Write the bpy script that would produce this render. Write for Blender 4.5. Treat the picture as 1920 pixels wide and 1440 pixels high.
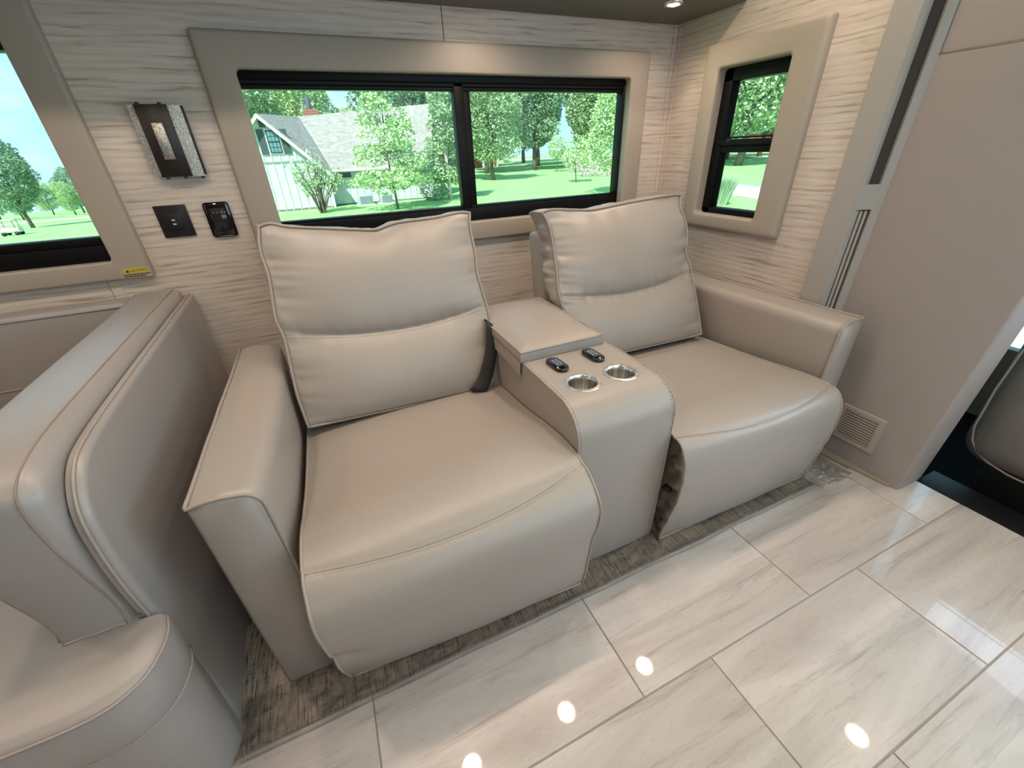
import bpy, bmesh, math, random
from mathutils import Vector, Matrix, noise

random.seed(7)
COL = bpy.context.scene.collection
for _o in list(bpy.data.objects):
    bpy.data.objects.remove(_o)
SC = bpy.context.scene

# ------------------------------------------------------------------ camera
cam_d = bpy.data.cameras.new('camera')
cam = bpy.data.objects.new('camera', cam_d)
COL.objects.link(cam)
RW = ((0.91183, -0.40890, -0.03700), (-0.23240, -0.43973, -0.86754), (0.33846, 0.79965, -0.49599))
M = Matrix(((RW[0][0], -RW[1][0], -RW[2][0]), (RW[0][1], -RW[1][1], -RW[2][1]), (RW[0][2], -RW[1][2], -RW[2][2])))
cam.matrix_world = Matrix.Translation((0, 0, 1.173)) @ M.to_4x4()
cam_d.sensor_width = 36.0
cam_d.lens = 36.0 * 767.98 / 1920.0
cam_d.clip_start = 0.02
cam_d.clip_end = 600
SC.camera = cam
SC.view_settings.view_transform = 'Standard'
SC.view_settings.look = 'None'
SC.view_settings.exposure = 0.0
SC.view_settings.gamma = 1.0
SC.view_settings.use_curve_mapping = False
SC.cycles.max_bounces = 7
SC.cycles.diffuse_bounces = 4
SC.cycles.glossy_bounces = 3
SC.cycles.transmission_bounces = 4
SC.cycles.transparent_max_bounces = 12
SC.cycles.caustics_reflective = False
SC.cycles.caustics_refractive = False
SC.cycles.sample_clamp_indirect = 4.0
SC.cycles.sample_clamp_direct = 0.0

# ------------------------------------------------------------------ node helpers
def new_mat(name):
    m = bpy.data.materials.new(name)
    m.use_nodes = True
    nt = m.node_tree
    nt.nodes.clear()
    out = nt.nodes.new('ShaderNodeOutputMaterial')
    b = nt.nodes.new('ShaderNodeBsdfPrincipled')
    nt.links.new(b.outputs[0], out.inputs[0])
    return m, nt, b, out

def srgb(r, g, b):
    f = lambda c: (c / 255 / 12.92) if c / 255 <= 0.04045 else ((c / 255 + 0.055) / 1.055) ** 2.4
    return (f(r), f(g), f(b), 1.0)

def simple(name, col, rough=0.5, metal=0.0, spec=0.5, noise_scale=0, noise_amt=0.06, bump=0.0, bump_scale=200, coat=0.0):
    m, nt, b, out = new_mat(name)
    b.inputs['Base Color'].default_value = col
    b.inputs['Roughness'].default_value = rough
    b.inputs['Metallic'].default_value = metal
    b.inputs['Specular IOR Level'].default_value = spec
    b.inputs['Coat Weight'].default_value = coat
    tc = nt.nodes.new('ShaderNodeTexCoord')
    if noise_scale:
        n = nt.nodes.new('ShaderNodeTexNoise')
        n.inputs['Scale'].default_value = noise_scale
        n.inputs['Detail'].default_value = 3
        nt.links.new(tc.outputs['Object'], n.inputs['Vector'])
        mx = nt.nodes.new('ShaderNodeMix')
        mx.data_type = 'RGBA'
        mx.inputs[6].default_value = tuple(c * (1 - noise_amt) for c in col[:3]) + (1,)
        mx.inputs[7].default_value = tuple(min(1, c * (1 + noise_amt)) for c in col[:3]) + (1,)
        nt.links.new(n.outputs['Fac'], mx.inputs[0])
        nt.links.new(mx.outputs[2], b.inputs['Base Color'])
    if bump:
        n2 = nt.nodes.new('ShaderNodeTexNoise')
        n2.inputs['Scale'].default_value = bump_scale
        n2.inputs['Detail'].default_value = 2
        nt.links.new(tc.outputs['Object'], n2.inputs['Vector'])
        bp = nt.nodes.new('ShaderNodeBump')
        bp.inputs['Strength'].default_value = bump
        bp.inputs['Distance'].default_value = 0.001
        nt.links.new(n2.outputs['Fac'], bp.inputs['Height'])
        nt.links.new(bp.outputs[0], b.inputs['Normal'])
    return m

# ------------------------------------------------------------------ world
W = bpy.data.worlds.new('sky')
SC.world = W
W.use_nodes = True
wn = W.node_tree
wn.nodes.clear()
wo = wn.nodes.new('ShaderNodeOutputWorld')
wb = wn.nodes.new('ShaderNodeBackground')
wn.links.new(wb.outputs[0], wo.inputs[0])
wt = wn.nodes.new('ShaderNodeTexCoord')
ws = wn.nodes.new('ShaderNodeSeparateXYZ')
wn.links.new(wt.outputs['Generated'], ws.inputs[0])
wr = wn.nodes.new('ShaderNodeValToRGB')
wr.color_ramp.elements[0].position = 0.0
wr.color_ramp.elements[0].color = (0.42, 0.70, 0.82, 1)
wr.color_ramp.elements[1].position = 0.75
wr.color_ramp.elements[1].color = (0.12, 0.38, 0.62, 1)
wn.links.new(ws.outputs[2], wr.inputs[0])
wmap = wn.nodes.new('ShaderNodeMapping')
wmap.inputs['Scale'].default_value = (1, 1, 2.2)
wn.links.new(wt.outputs['Generated'], wmap.inputs[0])
wc = wn.nodes.new('ShaderNodeTexNoise')
wc.inputs['Scale'].default_value = 4.5
wc.inputs['Detail'].default_value = 7
wc.inputs['Roughness'].default_value = 0.55
wn.links.new(wmap.outputs[0], wc.inputs['Vector'])
wcr = wn.nodes.new('ShaderNodeValToRGB')
wcr.color_ramp.elements[0].position = 0.47
wcr.color_ramp.elements[1].position = 0.68
wn.links.new(wc.outputs['Fac'], wcr.inputs[0])
wm = wn.nodes.new('ShaderNodeMix')
wm.data_type = 'RGBA'
wm.inputs[7].default_value = (0.62, 0.74, 0.78, 1)
wn.links.new(wcr.outputs[0], wm.inputs[0])
wn.links.new(wr.outputs[0], wm.inputs[6])
wn.links.new(wm.outputs[2], wb.inputs['Color'])
wb.inputs['Strength'].default_value = 4.0

# ------------------------------------------------------------------ sun + daylight at the big openings, rear fill
def add_light(name, kind, loc, energy, col, rot=None, size=1.0, size_y=None, direction=None, spread=None, angle=None):
    d = bpy.data.lights.new(name, kind)
    d.energy = energy
    d.color = col
    o = bpy.data.objects.new(name, d)
    COL.objects.link(o)
    o.location = loc
    if direction is not None:
        o.rotation_euler = Vector(direction).to_track_quat('-Z', 'Y').to_euler()
    if kind == 'AREA':
        d.size = size
        if size_y is not None:
            d.shape = 'RECTANGLE'
            d.size_y = size_y
        if spread is not None:
            d.spread = spread
    if kind == 'SUN' and angle is not None:
        d.angle = angle
    return o

add_light('sun', 'SUN', (0, 0, 50), 18, (1.0, 0.96, 0.88), direction=(0.46, 0.46, -0.76), angle=0.01)
add_light('windshield_daylight', 'AREA', (3.22, -0.35, 1.35), 22, (0.72, 0.82, 1.0), direction=(-1, 0.12, -0.12), size=1.5, size_y=0.95)
add_light('galley_window_daylight', 'AREA', (0.85, -1.22, 1.42), 3.2, (0.80, 0.84, 1.0), direction=(0, 1, -0.1), size=1.6, size_y=0.75)
add_light('rear_fill_light', 'AREA', (-3.1, 0.2, 1.4), 3, (0.80, 0.90, 1.0), direction=(1, 0.1, -0.1), size=1.2, size_y=0.7)  # unseen fill light before the closed rear wall, no window there

add_light('entry_door_daylight', 'AREA', (2.35, -1.22, 1.15), 9, (0.62, 0.82, 1.0), direction=(-0.45, 1, -0.15), size=0.6, size_y=1.1)

# ------------------------------------------------------------------ object helpers
def tag(o, label=None, cat=None, group=None, kind=None):
    if label: o['label'] = label
    if cat: o['category'] = cat
    if group: o['group'] = group
    if kind: o['kind'] = kind
    return o

def empty(name, loc=(0, 0, 0)):
    o = bpy.data.objects.new(name, None)
    COL.objects.link(o)
    o.location = loc
    o.empty_display_size = 0.1
    return o

def setparent(o, parent):
    if parent is not None:
        o.parent = parent
        # geometry is given in world coordinates: compensate for the parent's place
        pl = Vector((0, 0, 0))
        p = parent
        while p is not None:
            pl += p.location
            p = p.parent
        o.location = -pl

class MB:
    def __init__(s):
        s.bm = bmesh.new()
    def box(s, x0, x1, y0, y1, z0, z1, r=0.0, seg=2, fn=None):
        t = bmesh.new()
        bmesh.ops.create_cube(t, size=1)
        for v in t.verts:
            v.co = Vector(((x0 + x1) / 2 + v.co.x * (x1 - x0), (y0 + y1) / 2 + v.co.y * (y1 - y0), (z0 + z1) / 2 + v.co.z * (z1 - z0)))
        if r > 0:
            bmesh.ops.bevel(t, geom=list(t.edges), offset=r, segments=seg, profile=0.5, affect='EDGES')
        if fn:
            for v in t.verts: v.co = fn(v.co)
        s.merge(t)
        return s
    def merge(s, t):
        me = bpy.data.meshes.new('t')
        t.to_mesh(me); t.free()
        s.bm.from_mesh(me)
        bpy.data.meshes.remove(me)
    def poly(s, pts):
        vs = [s.bm.verts.new(p) for p in pts]
        return s.bm.faces.new(vs)
    def prism(s, pts, d):
        """closed prism from polygon pts (3D, planar) extruded by vector d"""
        d = Vector(d)
        a = [s.bm.verts.new(Vector(p)) for p in pts]
        b = [s.bm.verts.new(Vector(p) + d) for p in pts]
        n = len(a)
        s.bm.faces.new(a[::-1]); s.bm.faces.new(b)
        for i in range(n):
            s.bm.faces.new((a[i], a[(i + 1) % n], b[(i + 1) % n], b[i]))
        return s
    def grid(s, fn, nu, nv, closed_u=False):
        vs = []
        for j in range(nv + 1):
            row = []
            for i in range(nu + (0 if closed_u else 1)):
                row.append(s.bm.verts.new(Vector(fn(i / nu, j / nv))))
            vs.append(row)
        n = nu
        for j in range(nv):
            for i in range(n):
                i2 = (i + 1) % len(vs[j]) if closed_u else i + 1
                try:
                    s.bm.faces.new((vs[j][i], vs[j][i2], vs[j + 1][i2], vs[j + 1][i]))
                except ValueError:
                    pass
        return vs
    def tube(s, pts, r, n=8, closed=False):
        pts = [Vector(p) for p in pts]
        m = len(pts)
        rings = []
        up = Vector((0.123, 0.31, 0.94)).normalized()
        prev = None
        for i, p in enumerate(pts):
            if closed:
                t = pts[(i + 1) % m] - pts[i - 1]
            else:
                t = pts[min(i + 1, m - 1)] - pts[max(i - 1, 0)]
            t = t.normalized() if t.length > 1e-9 else Vector((1, 0, 0))
            if prev is None:
                a = t.cross(up).normalized()
            else:
                a = (prev - t * prev.dot(t)).normalized()
            prev = a
            b = t.cross(a)
            rr = r[i] if isinstance(r, (list, tuple)) else r
            rings.append([s.bm.verts.new(p + (a * math.cos(q) + b * math.sin(q)) * rr) for q in [2 * math.pi * k / n for k in range(n)]])
        for i in range(m - (0 if closed else 1)):
            r0, r1 = rings[i], rings[(i + 1) % m]
            for k in range(n):
                s.bm.faces.new((r0[k], r0[(k + 1) % n], r1[(k + 1) % n], r1[k]))
        if not closed:
            s.bm.faces.new(rings[0][::-1]); s.bm.faces.new(rings[-1])
        return s
    def lathe(s, prof, c, n=40, sx=1, sy=1):
        rings = []
        for (r, z) in prof:
            if r < 1e-6:
                rings.append([s.bm.verts.new((c[0], c[1], c[2] + z))])
            else:
                rings.append([s.bm.verts.new((c[0] + r * sx * math.cos(2 * math.pi * k / n), c[1] + r * sy * math.sin(2 * math.pi * k / n), c[2] + z)) for k in range(n)])
        for a, b in zip(rings, rings[1:]):
            for k in range(n):
                if len(a) == 1 and len(b) == 1: continue
                if len(a) == 1: s.bm.faces.new((a[0], b[k], b[(k + 1) % n]))
                elif len(b) == 1: s.bm.faces.new((a[k], b[0], a[(k + 1) % n]))
                else: s.bm.faces.new((a[k], b[k], b[(k + 1) % n], a[(k + 1) % n]))
        return s
    def build(s, name, mat=None, parent=None, smooth=True, recalc=True, autosmooth=None, flip=False):
        if recalc:
            bmesh.ops.recalc_face_normals(s.bm, faces=s.bm.faces)
        me = bpy.data.meshes.new(name)
        s.bm.to_mesh(me); s.bm.free()
        if mat is not None: me.materials.append(mat)
        if smooth:
            for p in me.polygons: p.use_smooth = True
            if autosmooth is not None:
                me.set_sharp_from_angle(angle=math.radians(autosmooth))
        o = bpy.data.objects.new(name, me)
        COL.objects.link(o)
        setparent(o, parent)
        return o

def catmull(pts, n=8, closed=False):
    out = []
    P = [Vector(p) for p in pts]
    m = len(P)
    for i in range(m - (0 if closed else 1)):
        if closed:
            p0, p1, p2, p3 = P[i - 1], P[i], P[(i + 1) % m], P[(i + 2) % m]
        else:
            p1, p2 = P[i], P[i + 1]
            p0 = P[i - 1] if i > 0 else p1 * 2 - p2
            p3 = P[i + 2] if i + 2 < m else p2 * 2 - p1
        for k in range(n):
            t = k / n
            out.append(0.5 * ((2 * p1) + (p2 - p0) * t + (2 * p0 - 5 * p1 + 4 * p2 - p3) * t * t + (3 * p1 - p0 - 3 * p2 + p3) * t ** 3))
    if not closed: out.append(P[-1])
    return out

def smooth01(t):
    t = max(0.0, min(1.0, t))
    return t * t * (3 - 2 * t)

def nz(x, y, z, s=1.0):
    return noise.noise(Vector((x * s, y * s, z * s)))

# ------------------------------------------------------------------ materials
def leather(name, col, rough=0.36):
    m, nt, b, out = new_mat(name)
    tc = nt.nodes.new('ShaderNodeTexCoord')
    n = nt.nodes.new('ShaderNodeTexNoise'); n.inputs['Scale'].default_value = 3.0; n.inputs['Detail'].default_value = 4
    nt.links.new(tc.outputs['Object'], n.inputs['Vector'])
    mx = nt.nodes.new('ShaderNodeMix'); mx.data_type = 'RGBA'
    mx.inputs[6].default_value = tuple(c * 0.96 for c in col[:3]) + (1,)
    mx.inputs[7].default_value = tuple(c * 1.04 for c in col[:3]) + (1,)
    nt.links.new(n.outputs['Fac'], mx.inputs[0]); nt.links.new(mx.outputs[2], b.inputs['Base Color'])
    v = nt.nodes.new('ShaderNodeTexVoronoi'); v.inputs['Scale'].default_value = 650
    nt.links.new(tc.outputs['Object'], v.inputs['Vector'])
    n3 = nt.nodes.new('ShaderNodeTexNoise'); n3.inputs['Scale'].default_value = 14; n3.inputs['Detail'].default_value = 5
    nt.links.new(tc.outputs['Object'], n3.inputs['Vector'])
    b1 = nt.nodes.new('ShaderNodeBump'); b1.inputs['Strength'].default_value = 0.10; b1.inputs['Distance'].default_value = 0.0006
    nt.links.new(v.outputs['Distance'], b1.inputs['Height'])
    b2 = nt.nodes.new('ShaderNodeBump'); b2.inputs['Strength'].default_value = 0.12; b2.inputs['Distance'].default_value = 0.004
    nt.links.new(n3.outputs['Fac'], b2.inputs['Height']); nt.links.new(b1.outputs[0], b2.inputs['Normal'])
    nt.links.new(b2.outputs[0], b.inputs['Normal'])
    b.inputs['Roughness'].default_value = rough
    b.inputs['Specular IOR Level'].default_value = 0.6
    b.inputs['Coat Weight'].default_value = 0.3
    b.inputs['Coat Roughness'].default_value = 0.42
    return m

LEA = leather('taupe_leather', srgb(163, 154, 147), 0.42)
LEA_W = leather('taupe_leather_piping', srgb(160, 149, 140), 0.5)
LEA_B = leather('booth_leather', srgb(155, 148, 145), 0.40)
LEA_D = leather('cab_leather', srgb(132, 124, 120), 0.5)
SEAM_THREAD = simple('stitch_thread', srgb(150, 134, 120), 0.8)  # seam thread's own tone, darker than the leather
STITCH = simple('cream_thread', srgb(176, 163, 152), 0.8)
BLACK = simple('black_window_frame', srgb(11, 10, 10), 0.45, spec=0.2, noise_scale=30, noise_amt=0.15)
BLACKP = simple('black_plastic', srgb(24, 23, 23), 0.42, bump=0.1, bump_scale=600)
GLOSSB = simple('glossy_black', srgb(12, 12, 13), 0.08, coat=0.6)
DARKW = simple('dark_bronze', srgb(36, 30, 27), 0.45, noise_scale=20)
STEEL = simple('brushed_steel', (0.90, 0.88, 0.85, 1), 0.24, metal=1.0)
TAUPE = simple('padded_trim_vinyl', srgb(168, 157, 145), 0.5, noise_scale=6, noise_amt=0.03, bump=0.15, bump_scale=500)
TAUPE_P = simple('partition_vinyl', srgb(160, 150, 146), 0.55, noise_scale=3, noise_amt=0.04, bump=0.2, bump_scale=420)
GREYW = simple('grey_painted_wood', srgb(168, 163, 158), 0.42, noise_scale=4, noise_amt=0.03)
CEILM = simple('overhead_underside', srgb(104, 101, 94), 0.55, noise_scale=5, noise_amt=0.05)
CEIL2 = simple('ceiling_vinyl', srgb(225, 220, 210), 0.7)
DARKF = simple('dark_fabric_inset', srgb(66, 60, 58), 0.9, bump=0.5, bump_scale=900)
BELT = simple('seat_belt_webbing', srgb(28, 25, 27), 0.6, bump=0.4, bump_scale=1200)
TANW = simple('tan_wood_trim', srgb(160, 145, 132), 0.5, noise_scale=12)
BLKC = simple('black_trim_carpet', srgb(12, 13, 18), 0.55, spec=0.25, bump=0.4, bump_scale=500)
WHITEP = simple('white_plastic', srgb(212, 205, 198), 0.45)

def emis(name, col, st):
    m = bpy.data.materials.new(name); m.use_nodes = True
    nt = m.node_tree; nt.nodes.clear()
    o = nt.nodes.new('ShaderNodeOutputMaterial'); e = nt.nodes.new('ShaderNodeEmission')
    e.inputs[0].default_value = col; e.inputs[1].default_value = st
    nt.links.new(e.outputs[0], o.inputs[0])
    return m
def cup_mat():
    m, nt, b, out = new_mat('drawn_steel')
    tc = nt.nodes.new('ShaderNodeTexCoord'); mp = nt.nodes.new('ShaderNodeMapping'); mp.inputs['Scale'].default_value = (1, 1, 0.02)
    nt.links.new(tc.outputs['Object'], mp.inputs[0])
    n = nt.nodes.new('ShaderNodeTexNoise'); n.inputs['Scale'].default_value = 130; n.inputs['Detail'].default_value = 2
    nt.links.new(mp.outputs[0], n.inputs['Vector'])
    r = nt.nodes.new('ShaderNodeValToRGB'); r.color_ramp.elements[0].position = 0.36; r.color_ramp.elements[0].color = (0.55, 0.52, 0.48, 1)
    r.color_ramp.elements[1].position = 0.58; r.color_ramp.elements[1].color = (1, 0.98, 0.95, 1)
    nt.links.new(n.outputs['Fac'], r.inputs[0]); nt.links.new(r.outputs[0], b.inputs['Base Color'])
    b.inputs['Metallic'].default_value = 1.0; b.inputs['Roughness'].default_value = 0.28
    return m
CUPM = cup_mat()
LAMP = emis('warm_led', (1.0, 0.80, 0.55, 1), 45)

def glass_mat(name, tint, gloss=0.06):
    m = bpy.data.materials.new(name); m.use_nodes = True
    nt = m.node_tree; nt.nodes.clear()
    o = nt.nodes.new('ShaderNodeOutputMaterial')
    t = nt.nodes.new('ShaderNodeBsdfTransparent'); t.inputs[0].default_value = tint
    g = nt.nodes.new('ShaderNodeBsdfGlossy'); g.inputs['Roughness'].default_value = 0.02
    mx = nt.nodes.new('ShaderNodeMixShader'); mx.inputs[0].default_value = gloss
    nt.links.new(t.outputs[0], mx.inputs[1]); nt.links.new(g.outputs[0], mx.inputs[2]); nt.links.new(mx.outputs[0], o.inputs[0])
    return m
GLASS = glass_mat('tinted_glass', (0.60, 0.64, 0.625, 1), 0.008)

def wall_mat():
    m, nt, b, out = new_mat('wavy_grain_wall')
    tc = nt.nodes.new('ShaderNodeTexCoord')
    def layer(scale, sc, det, dist):
        mp = nt.nodes.new('ShaderNodeMapping'); mp.inputs['Scale'].default_value = sc
        nt.links.new(tc.outputs['Object'], mp.inputs[0])
        n = nt.nodes.new('ShaderNodeTexNoise'); n.inputs['Scale'].default_value = scale
        n.inputs['Detail'].default_value = det; n.inputs['Distortion'].default_value = dist
        nt.links.new(mp.outputs[0], n.inputs['Vector'])
        return n
    def wave(sc, dist, det, dsc):
        mp = nt.nodes.new('ShaderNodeMapping'); mp.inputs['Scale'].default_value = sc
        nt.links.new(tc.outputs['Object'], mp.inputs[0])
        w = nt.nodes.new('ShaderNodeTexWave'); w.wave_type = 'BANDS'; w.bands_direction = 'Z'
        w.inputs['Scale'].default_value = 1.0; w.inputs['Distortion'].default_value = dist
        w.inputs['Detail'].default_value = det; w.inputs['Detail Scale'].default_value = dsc; w.inputs['Detail Roughness'].default_value = 0.6
        nt.links.new(mp.outputs[0], w.inputs['Vector'])
        return w
    w1 = wave((1.3, 1.3, 15.0), 9.0, 4.0, 1.6)
    n1 = layer(6, (0.9, 0.9, 15), 6, 0.9)
    n2 = layer(2, (0.6, 0.6, 3), 3, 0.6)
    mm = nt.nodes.new('ShaderNodeMath'); mm.operation = 'MULTIPLY_ADD'; mm.inputs[1].default_value = 0.22
    m0 = nt.nodes.new('ShaderNodeMath'); m0.operation = 'MULTIPLY'; m0.inputs[1].default_value = 0.78
    nt.links.new(n1.outputs['Fac'], m0.inputs[0])
    nt.links.new(w1.outputs['Fac'], mm.inputs[0]); nt.links.new(m0.outputs[0], mm.inputs[2])
    r1 = nt.nodes.new('ShaderNodeValToRGB')
    r1.color_ramp.elements[0].position = 0.27; r1.color_ramp.elements[0].color = srgb(168, 154, 143)
    r1.color_ramp.elements[1].position = 0.66; r1.color_ramp.elements[1].color = srgb(216, 204, 194)
    e = r1.color_ramp.elements.new(0.40); e.color = srgb(203, 190, 179)
    nt.links.new(mm.outputs[0], r1.inputs[0])
    r2 = nt.nodes.new('ShaderNodeValToRGB')
    r2.color_ramp.elements[0].position = 0.35; r2.color_ramp.elements[0].color = (0.93, 0.93, 0.93, 1)
    r2.color_ramp.elements[1].position = 0.65; r2.color_ramp.elements[1].color = (1.04, 1.04, 1.03, 1)
    nt.links.new(n2.outputs['Fac'], r2.inputs[0])
    mx = nt.nodes.new('ShaderNodeMix'); mx.data_type = 'RGBA'; mx.blend_type = 'MULTIPLY'; mx.inputs[0].default_value = 1.0
    nt.links.new(r1.outputs[0], mx.inputs[6]); nt.links.new(r2.outputs[0], mx.inputs[7])
    nt.links.new(mx.outputs[2], b.inputs['Base Color'])
    bp = nt.nodes.new('ShaderNodeBump'); bp.inputs['Strength'].default_value = 0.10; bp.inputs['Distance'].default_value = 0.0008
    nt.links.new(mm.outputs[0], bp.inputs['Height']); nt.links.new(bp.outputs[0], b.inputs['Normal'])
    b.inputs['Roughness'].default_value = 0.5
    return m
WALL = wall_mat()

def tile_mat():
    m, nt, b, out = new_mat('travertine_tile')
    tc = nt.nodes.new('ShaderNodeTexCoord')
    oi = nt.nodes.new('ShaderNodeObjectInfo')
    ad = nt.nodes.new('ShaderNodeVectorMath'); ad.operation = 'MULTIPLY_ADD'
    cb = nt.nodes.new('ShaderNodeCombineXYZ')
    nt.links.new(oi.outputs['Random'], cb.inputs[0]); nt.links.new(oi.outputs['Random'], cb.inputs[1]); nt.links.new(oi.outputs['Random'], cb.inputs[2])
    nt.links.new(cb.outputs[0], ad.inputs[0]); ad.inputs[1].default_value = (37, 91, 53)
    nt.links.new(tc.outputs['Object'], ad.inputs[2])
    def layer(scale, sc, det, dist, rough=0.5):
        mp = nt.nodes.new('ShaderNodeMapping'); mp.inputs['Scale'].default_value = sc
        nt.links.new(ad.outputs[0], mp.inputs[0])
        n = nt.nodes.new('ShaderNodeTexNoise'); n.inputs['Scale'].default_value = scale
        n.inputs['Detail'].default_value = det; n.inputs['Distortion'].default_value = dist; n.inputs['Roughness'].default_value = rough
        nt.links.new(mp.outputs[0], n.inputs['Vector'])
        return n
    n1 = layer(1.6, (0.7, 4.5, 1), 6, 0.8, 0.6)
    n2 = layer(3.4, (0.55, 7.5, 1), 10, 0.5, 0.72)
    n3 = layer(42, (1, 2.4, 1), 4, 0)
    r1 = nt.nodes.new('ShaderNodeValToRGB')
    r1.color_ramp.elements[0].position = 0.32; r1.color_ramp.elements[0].color = srgb(172, 162, 157)
    r1.color_ramp.elements[1].position = 0.62; r1.color_ramp.elements[1].color = srgb(206, 196, 192)
    nt.links.new(n1.outputs['Fac'], r1.inputs[0])
    r2 = nt.nodes.new('ShaderNodeValToRGB')
    r2.color_ramp.elements[0].position = 0.30; r2.color_ramp.elements[0].color = (0.60, 0.57, 0.55, 1)
    r2.color_ramp.elements[1].position = 0.46; r2.color_ramp.elements[1].color = (1, 1, 1, 1)
    nt.links.new(n2.outputs['Fac'], r2.inputs[0])
    mx = nt.nodes.new('ShaderNodeMix'); mx.data_type = 'RGBA'; mx.blend_type = 'MULTIPLY'; mx.inputs[0].default_value = 0.9
    nt.links.new(r1.outputs[0], mx.inputs[6]); nt.links.new(r2.outputs[0], mx.inputs[7])
    r3 = nt.nodes.new('ShaderNodeValToRGB')
    r3.color_ramp.elements[0].position = 0.28; r3.color_ramp.elements[0].color = (0.8, 0.78, 0.76, 1)
    r3.color_ramp.elements[1].position = 0.42; r3.color_ramp.elements[1].color = (1, 1, 1, 1)
    nt.links.new(n3.outputs['Fac'], r3.inputs[0])
    m2 = nt.nodes.new('ShaderNodeMix'); m2.data_type = 'RGBA'; m2.blend_type = 'MULTIPLY'; m2.inputs[0].default_value = 0.5
    nt.links.new(mx.outputs[2], m2.inputs[6]); nt.links.new(r3.outputs[0], m2.inputs[7])
    nt.links.new(m2.outputs[2], b.inputs['Base Color'])
    b.inputs['Roughness'].default_value = 0.30
    b.inputs['Coat Weight'].default_value = 0.55
    b.inputs['Coat Roughness'].default_value = 0.035
    b.inputs['Specular IOR Level'].default_value = 0.5
    return m
TILE = tile_mat()
GROUT = simple('grout', srgb(172, 163, 155), 0.8, noise_scale=30)

def carpet_mat():
    m, nt, b, out = new_mat('woven_carpet')
    tc = nt.nodes.new('ShaderNodeTexCoord')
    def layer(sc, s):
        mp = nt.nodes.new('ShaderNodeMapping'); mp.inputs['Scale'].default_value = sc
        nt.links.new(tc.outputs['Object'], mp.inputs[0])
        n = nt.nodes.new('ShaderNodeTexNoise'); n.inputs['Scale'].default_value = s; n.inputs['Detail'].default_value = 3
        nt.links.new(mp.outputs[0], n.inputs['Vector']); return n
    a = layer((7, 0.5, 1), 32)
    c = layer((2.0, 14, 1), 20)
    mm = nt.nodes.new('ShaderNodeMath'); mm.operation = 'MULTIPLY_ADD'; mm.inputs[1].default_value = 0.7
    m0 = nt.nodes.new('ShaderNodeMath'); m0.operation = 'MULTIPLY'; m0.inputs[1].default_value = 0.3
    nt.links.new(c.outputs['Fac'], m0.inputs[0])
    nt.links.new(a.outputs['Fac'], mm.inputs[0]); nt.links.new(m0.outputs[0], mm.inputs[2])
    r = nt.nodes.new('ShaderNodeValToRGB')
    r.color_ramp.elements[0].position = 0.38; r.color_ramp.elements[0].color = srgb(84, 70, 60)
    r.color_ramp.elements[1].position = 0.60; r.color_ramp.elements[1].color = srgb(186, 170, 156)
    e = r.color_ramp.elements.new(0.44); e.color = srgb(152, 137, 124)
    nt.links.new(mm.outputs[0], r.inputs[0]); nt.links.new(r.outputs[0], b.inputs['Base Color'])
    bp = nt.nodes.new('ShaderNodeBump'); bp.inputs['Strength'].default_value = 0.6; bp.inputs['Distance'].default_value = 0.002
    nt.links.new(mm.outputs[0], bp.inputs['Height']); nt.links.new(bp.outputs[0], b.inputs['Normal'])
    b.inputs['Roughness'].default_value = 0.95
    return m
CARPET = carpet_mat()

def film_mat():
    m = bpy.data.materials.new('clear_plastic_film'); m.use_nodes = True
    nt = m.node_tree; nt.nodes.clear()
    o = nt.nodes.new('ShaderNodeOutputMaterial')
    t = nt.nodes.new('ShaderNodeBsdfTransparent'); t.inputs[0].default_value = (0.97, 0.97, 0.97, 1)
    g = nt.nodes.new('ShaderNodeBsdfGlossy'); g.inputs['Roughness'].default_value = 0.18; g.inputs['Color'].default_value = (1, 1, 1, 1)
    d = nt.nodes.new('ShaderNodeBsdfDiffuse'); d.inputs['Color'].default_value = (0.75, 0.73, 0.74, 1)
    fr = nt.nodes.new('ShaderNodeFresnel'); fr.inputs[0].default_value = 1.45
    tc = nt.nodes.new('ShaderNodeTexCoord'); n = nt.nodes.new('ShaderNodeTexNoise'); n.inputs['Scale'].default_value = 38; n.inputs['Detail'].default_value = 5; n.inputs['Distortion'].default_value = 1.0
    nt.links.new(tc.outputs['Object'], n.inputs['Vector'])
    bp = nt.nodes.new('ShaderNodeBump'); bp.inputs['Strength'].default_value = 1.0; bp.inputs['Distance'].default_value = 0.012
    nt.links.new(n.outputs['Fac'], bp.inputs['Height'])
    nt.links.new(bp.outputs[0], g.inputs['Normal']); nt.links.new(bp.outputs[0], fr.inputs['Normal'])
    mx = nt.nodes.new('ShaderNodeMixShader'); nt.links.new(fr.outputs[0], mx.inputs[0])
    nt.links.new(t.outputs[0], mx.inputs[1]); nt.links.new(g.outputs[0], mx.inputs[2])
    m2 = nt.nodes.new('ShaderNodeMixShader'); m2.inputs[0].default_value = 0.06
    nt.links.new(mx.outputs[0], m2.inputs[1]); nt.links.new(d.outputs[0], m2.inputs[2]); nt.links.new(m2.outputs[0], o.inputs[0])
    return m
FILM = film_mat()

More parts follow.
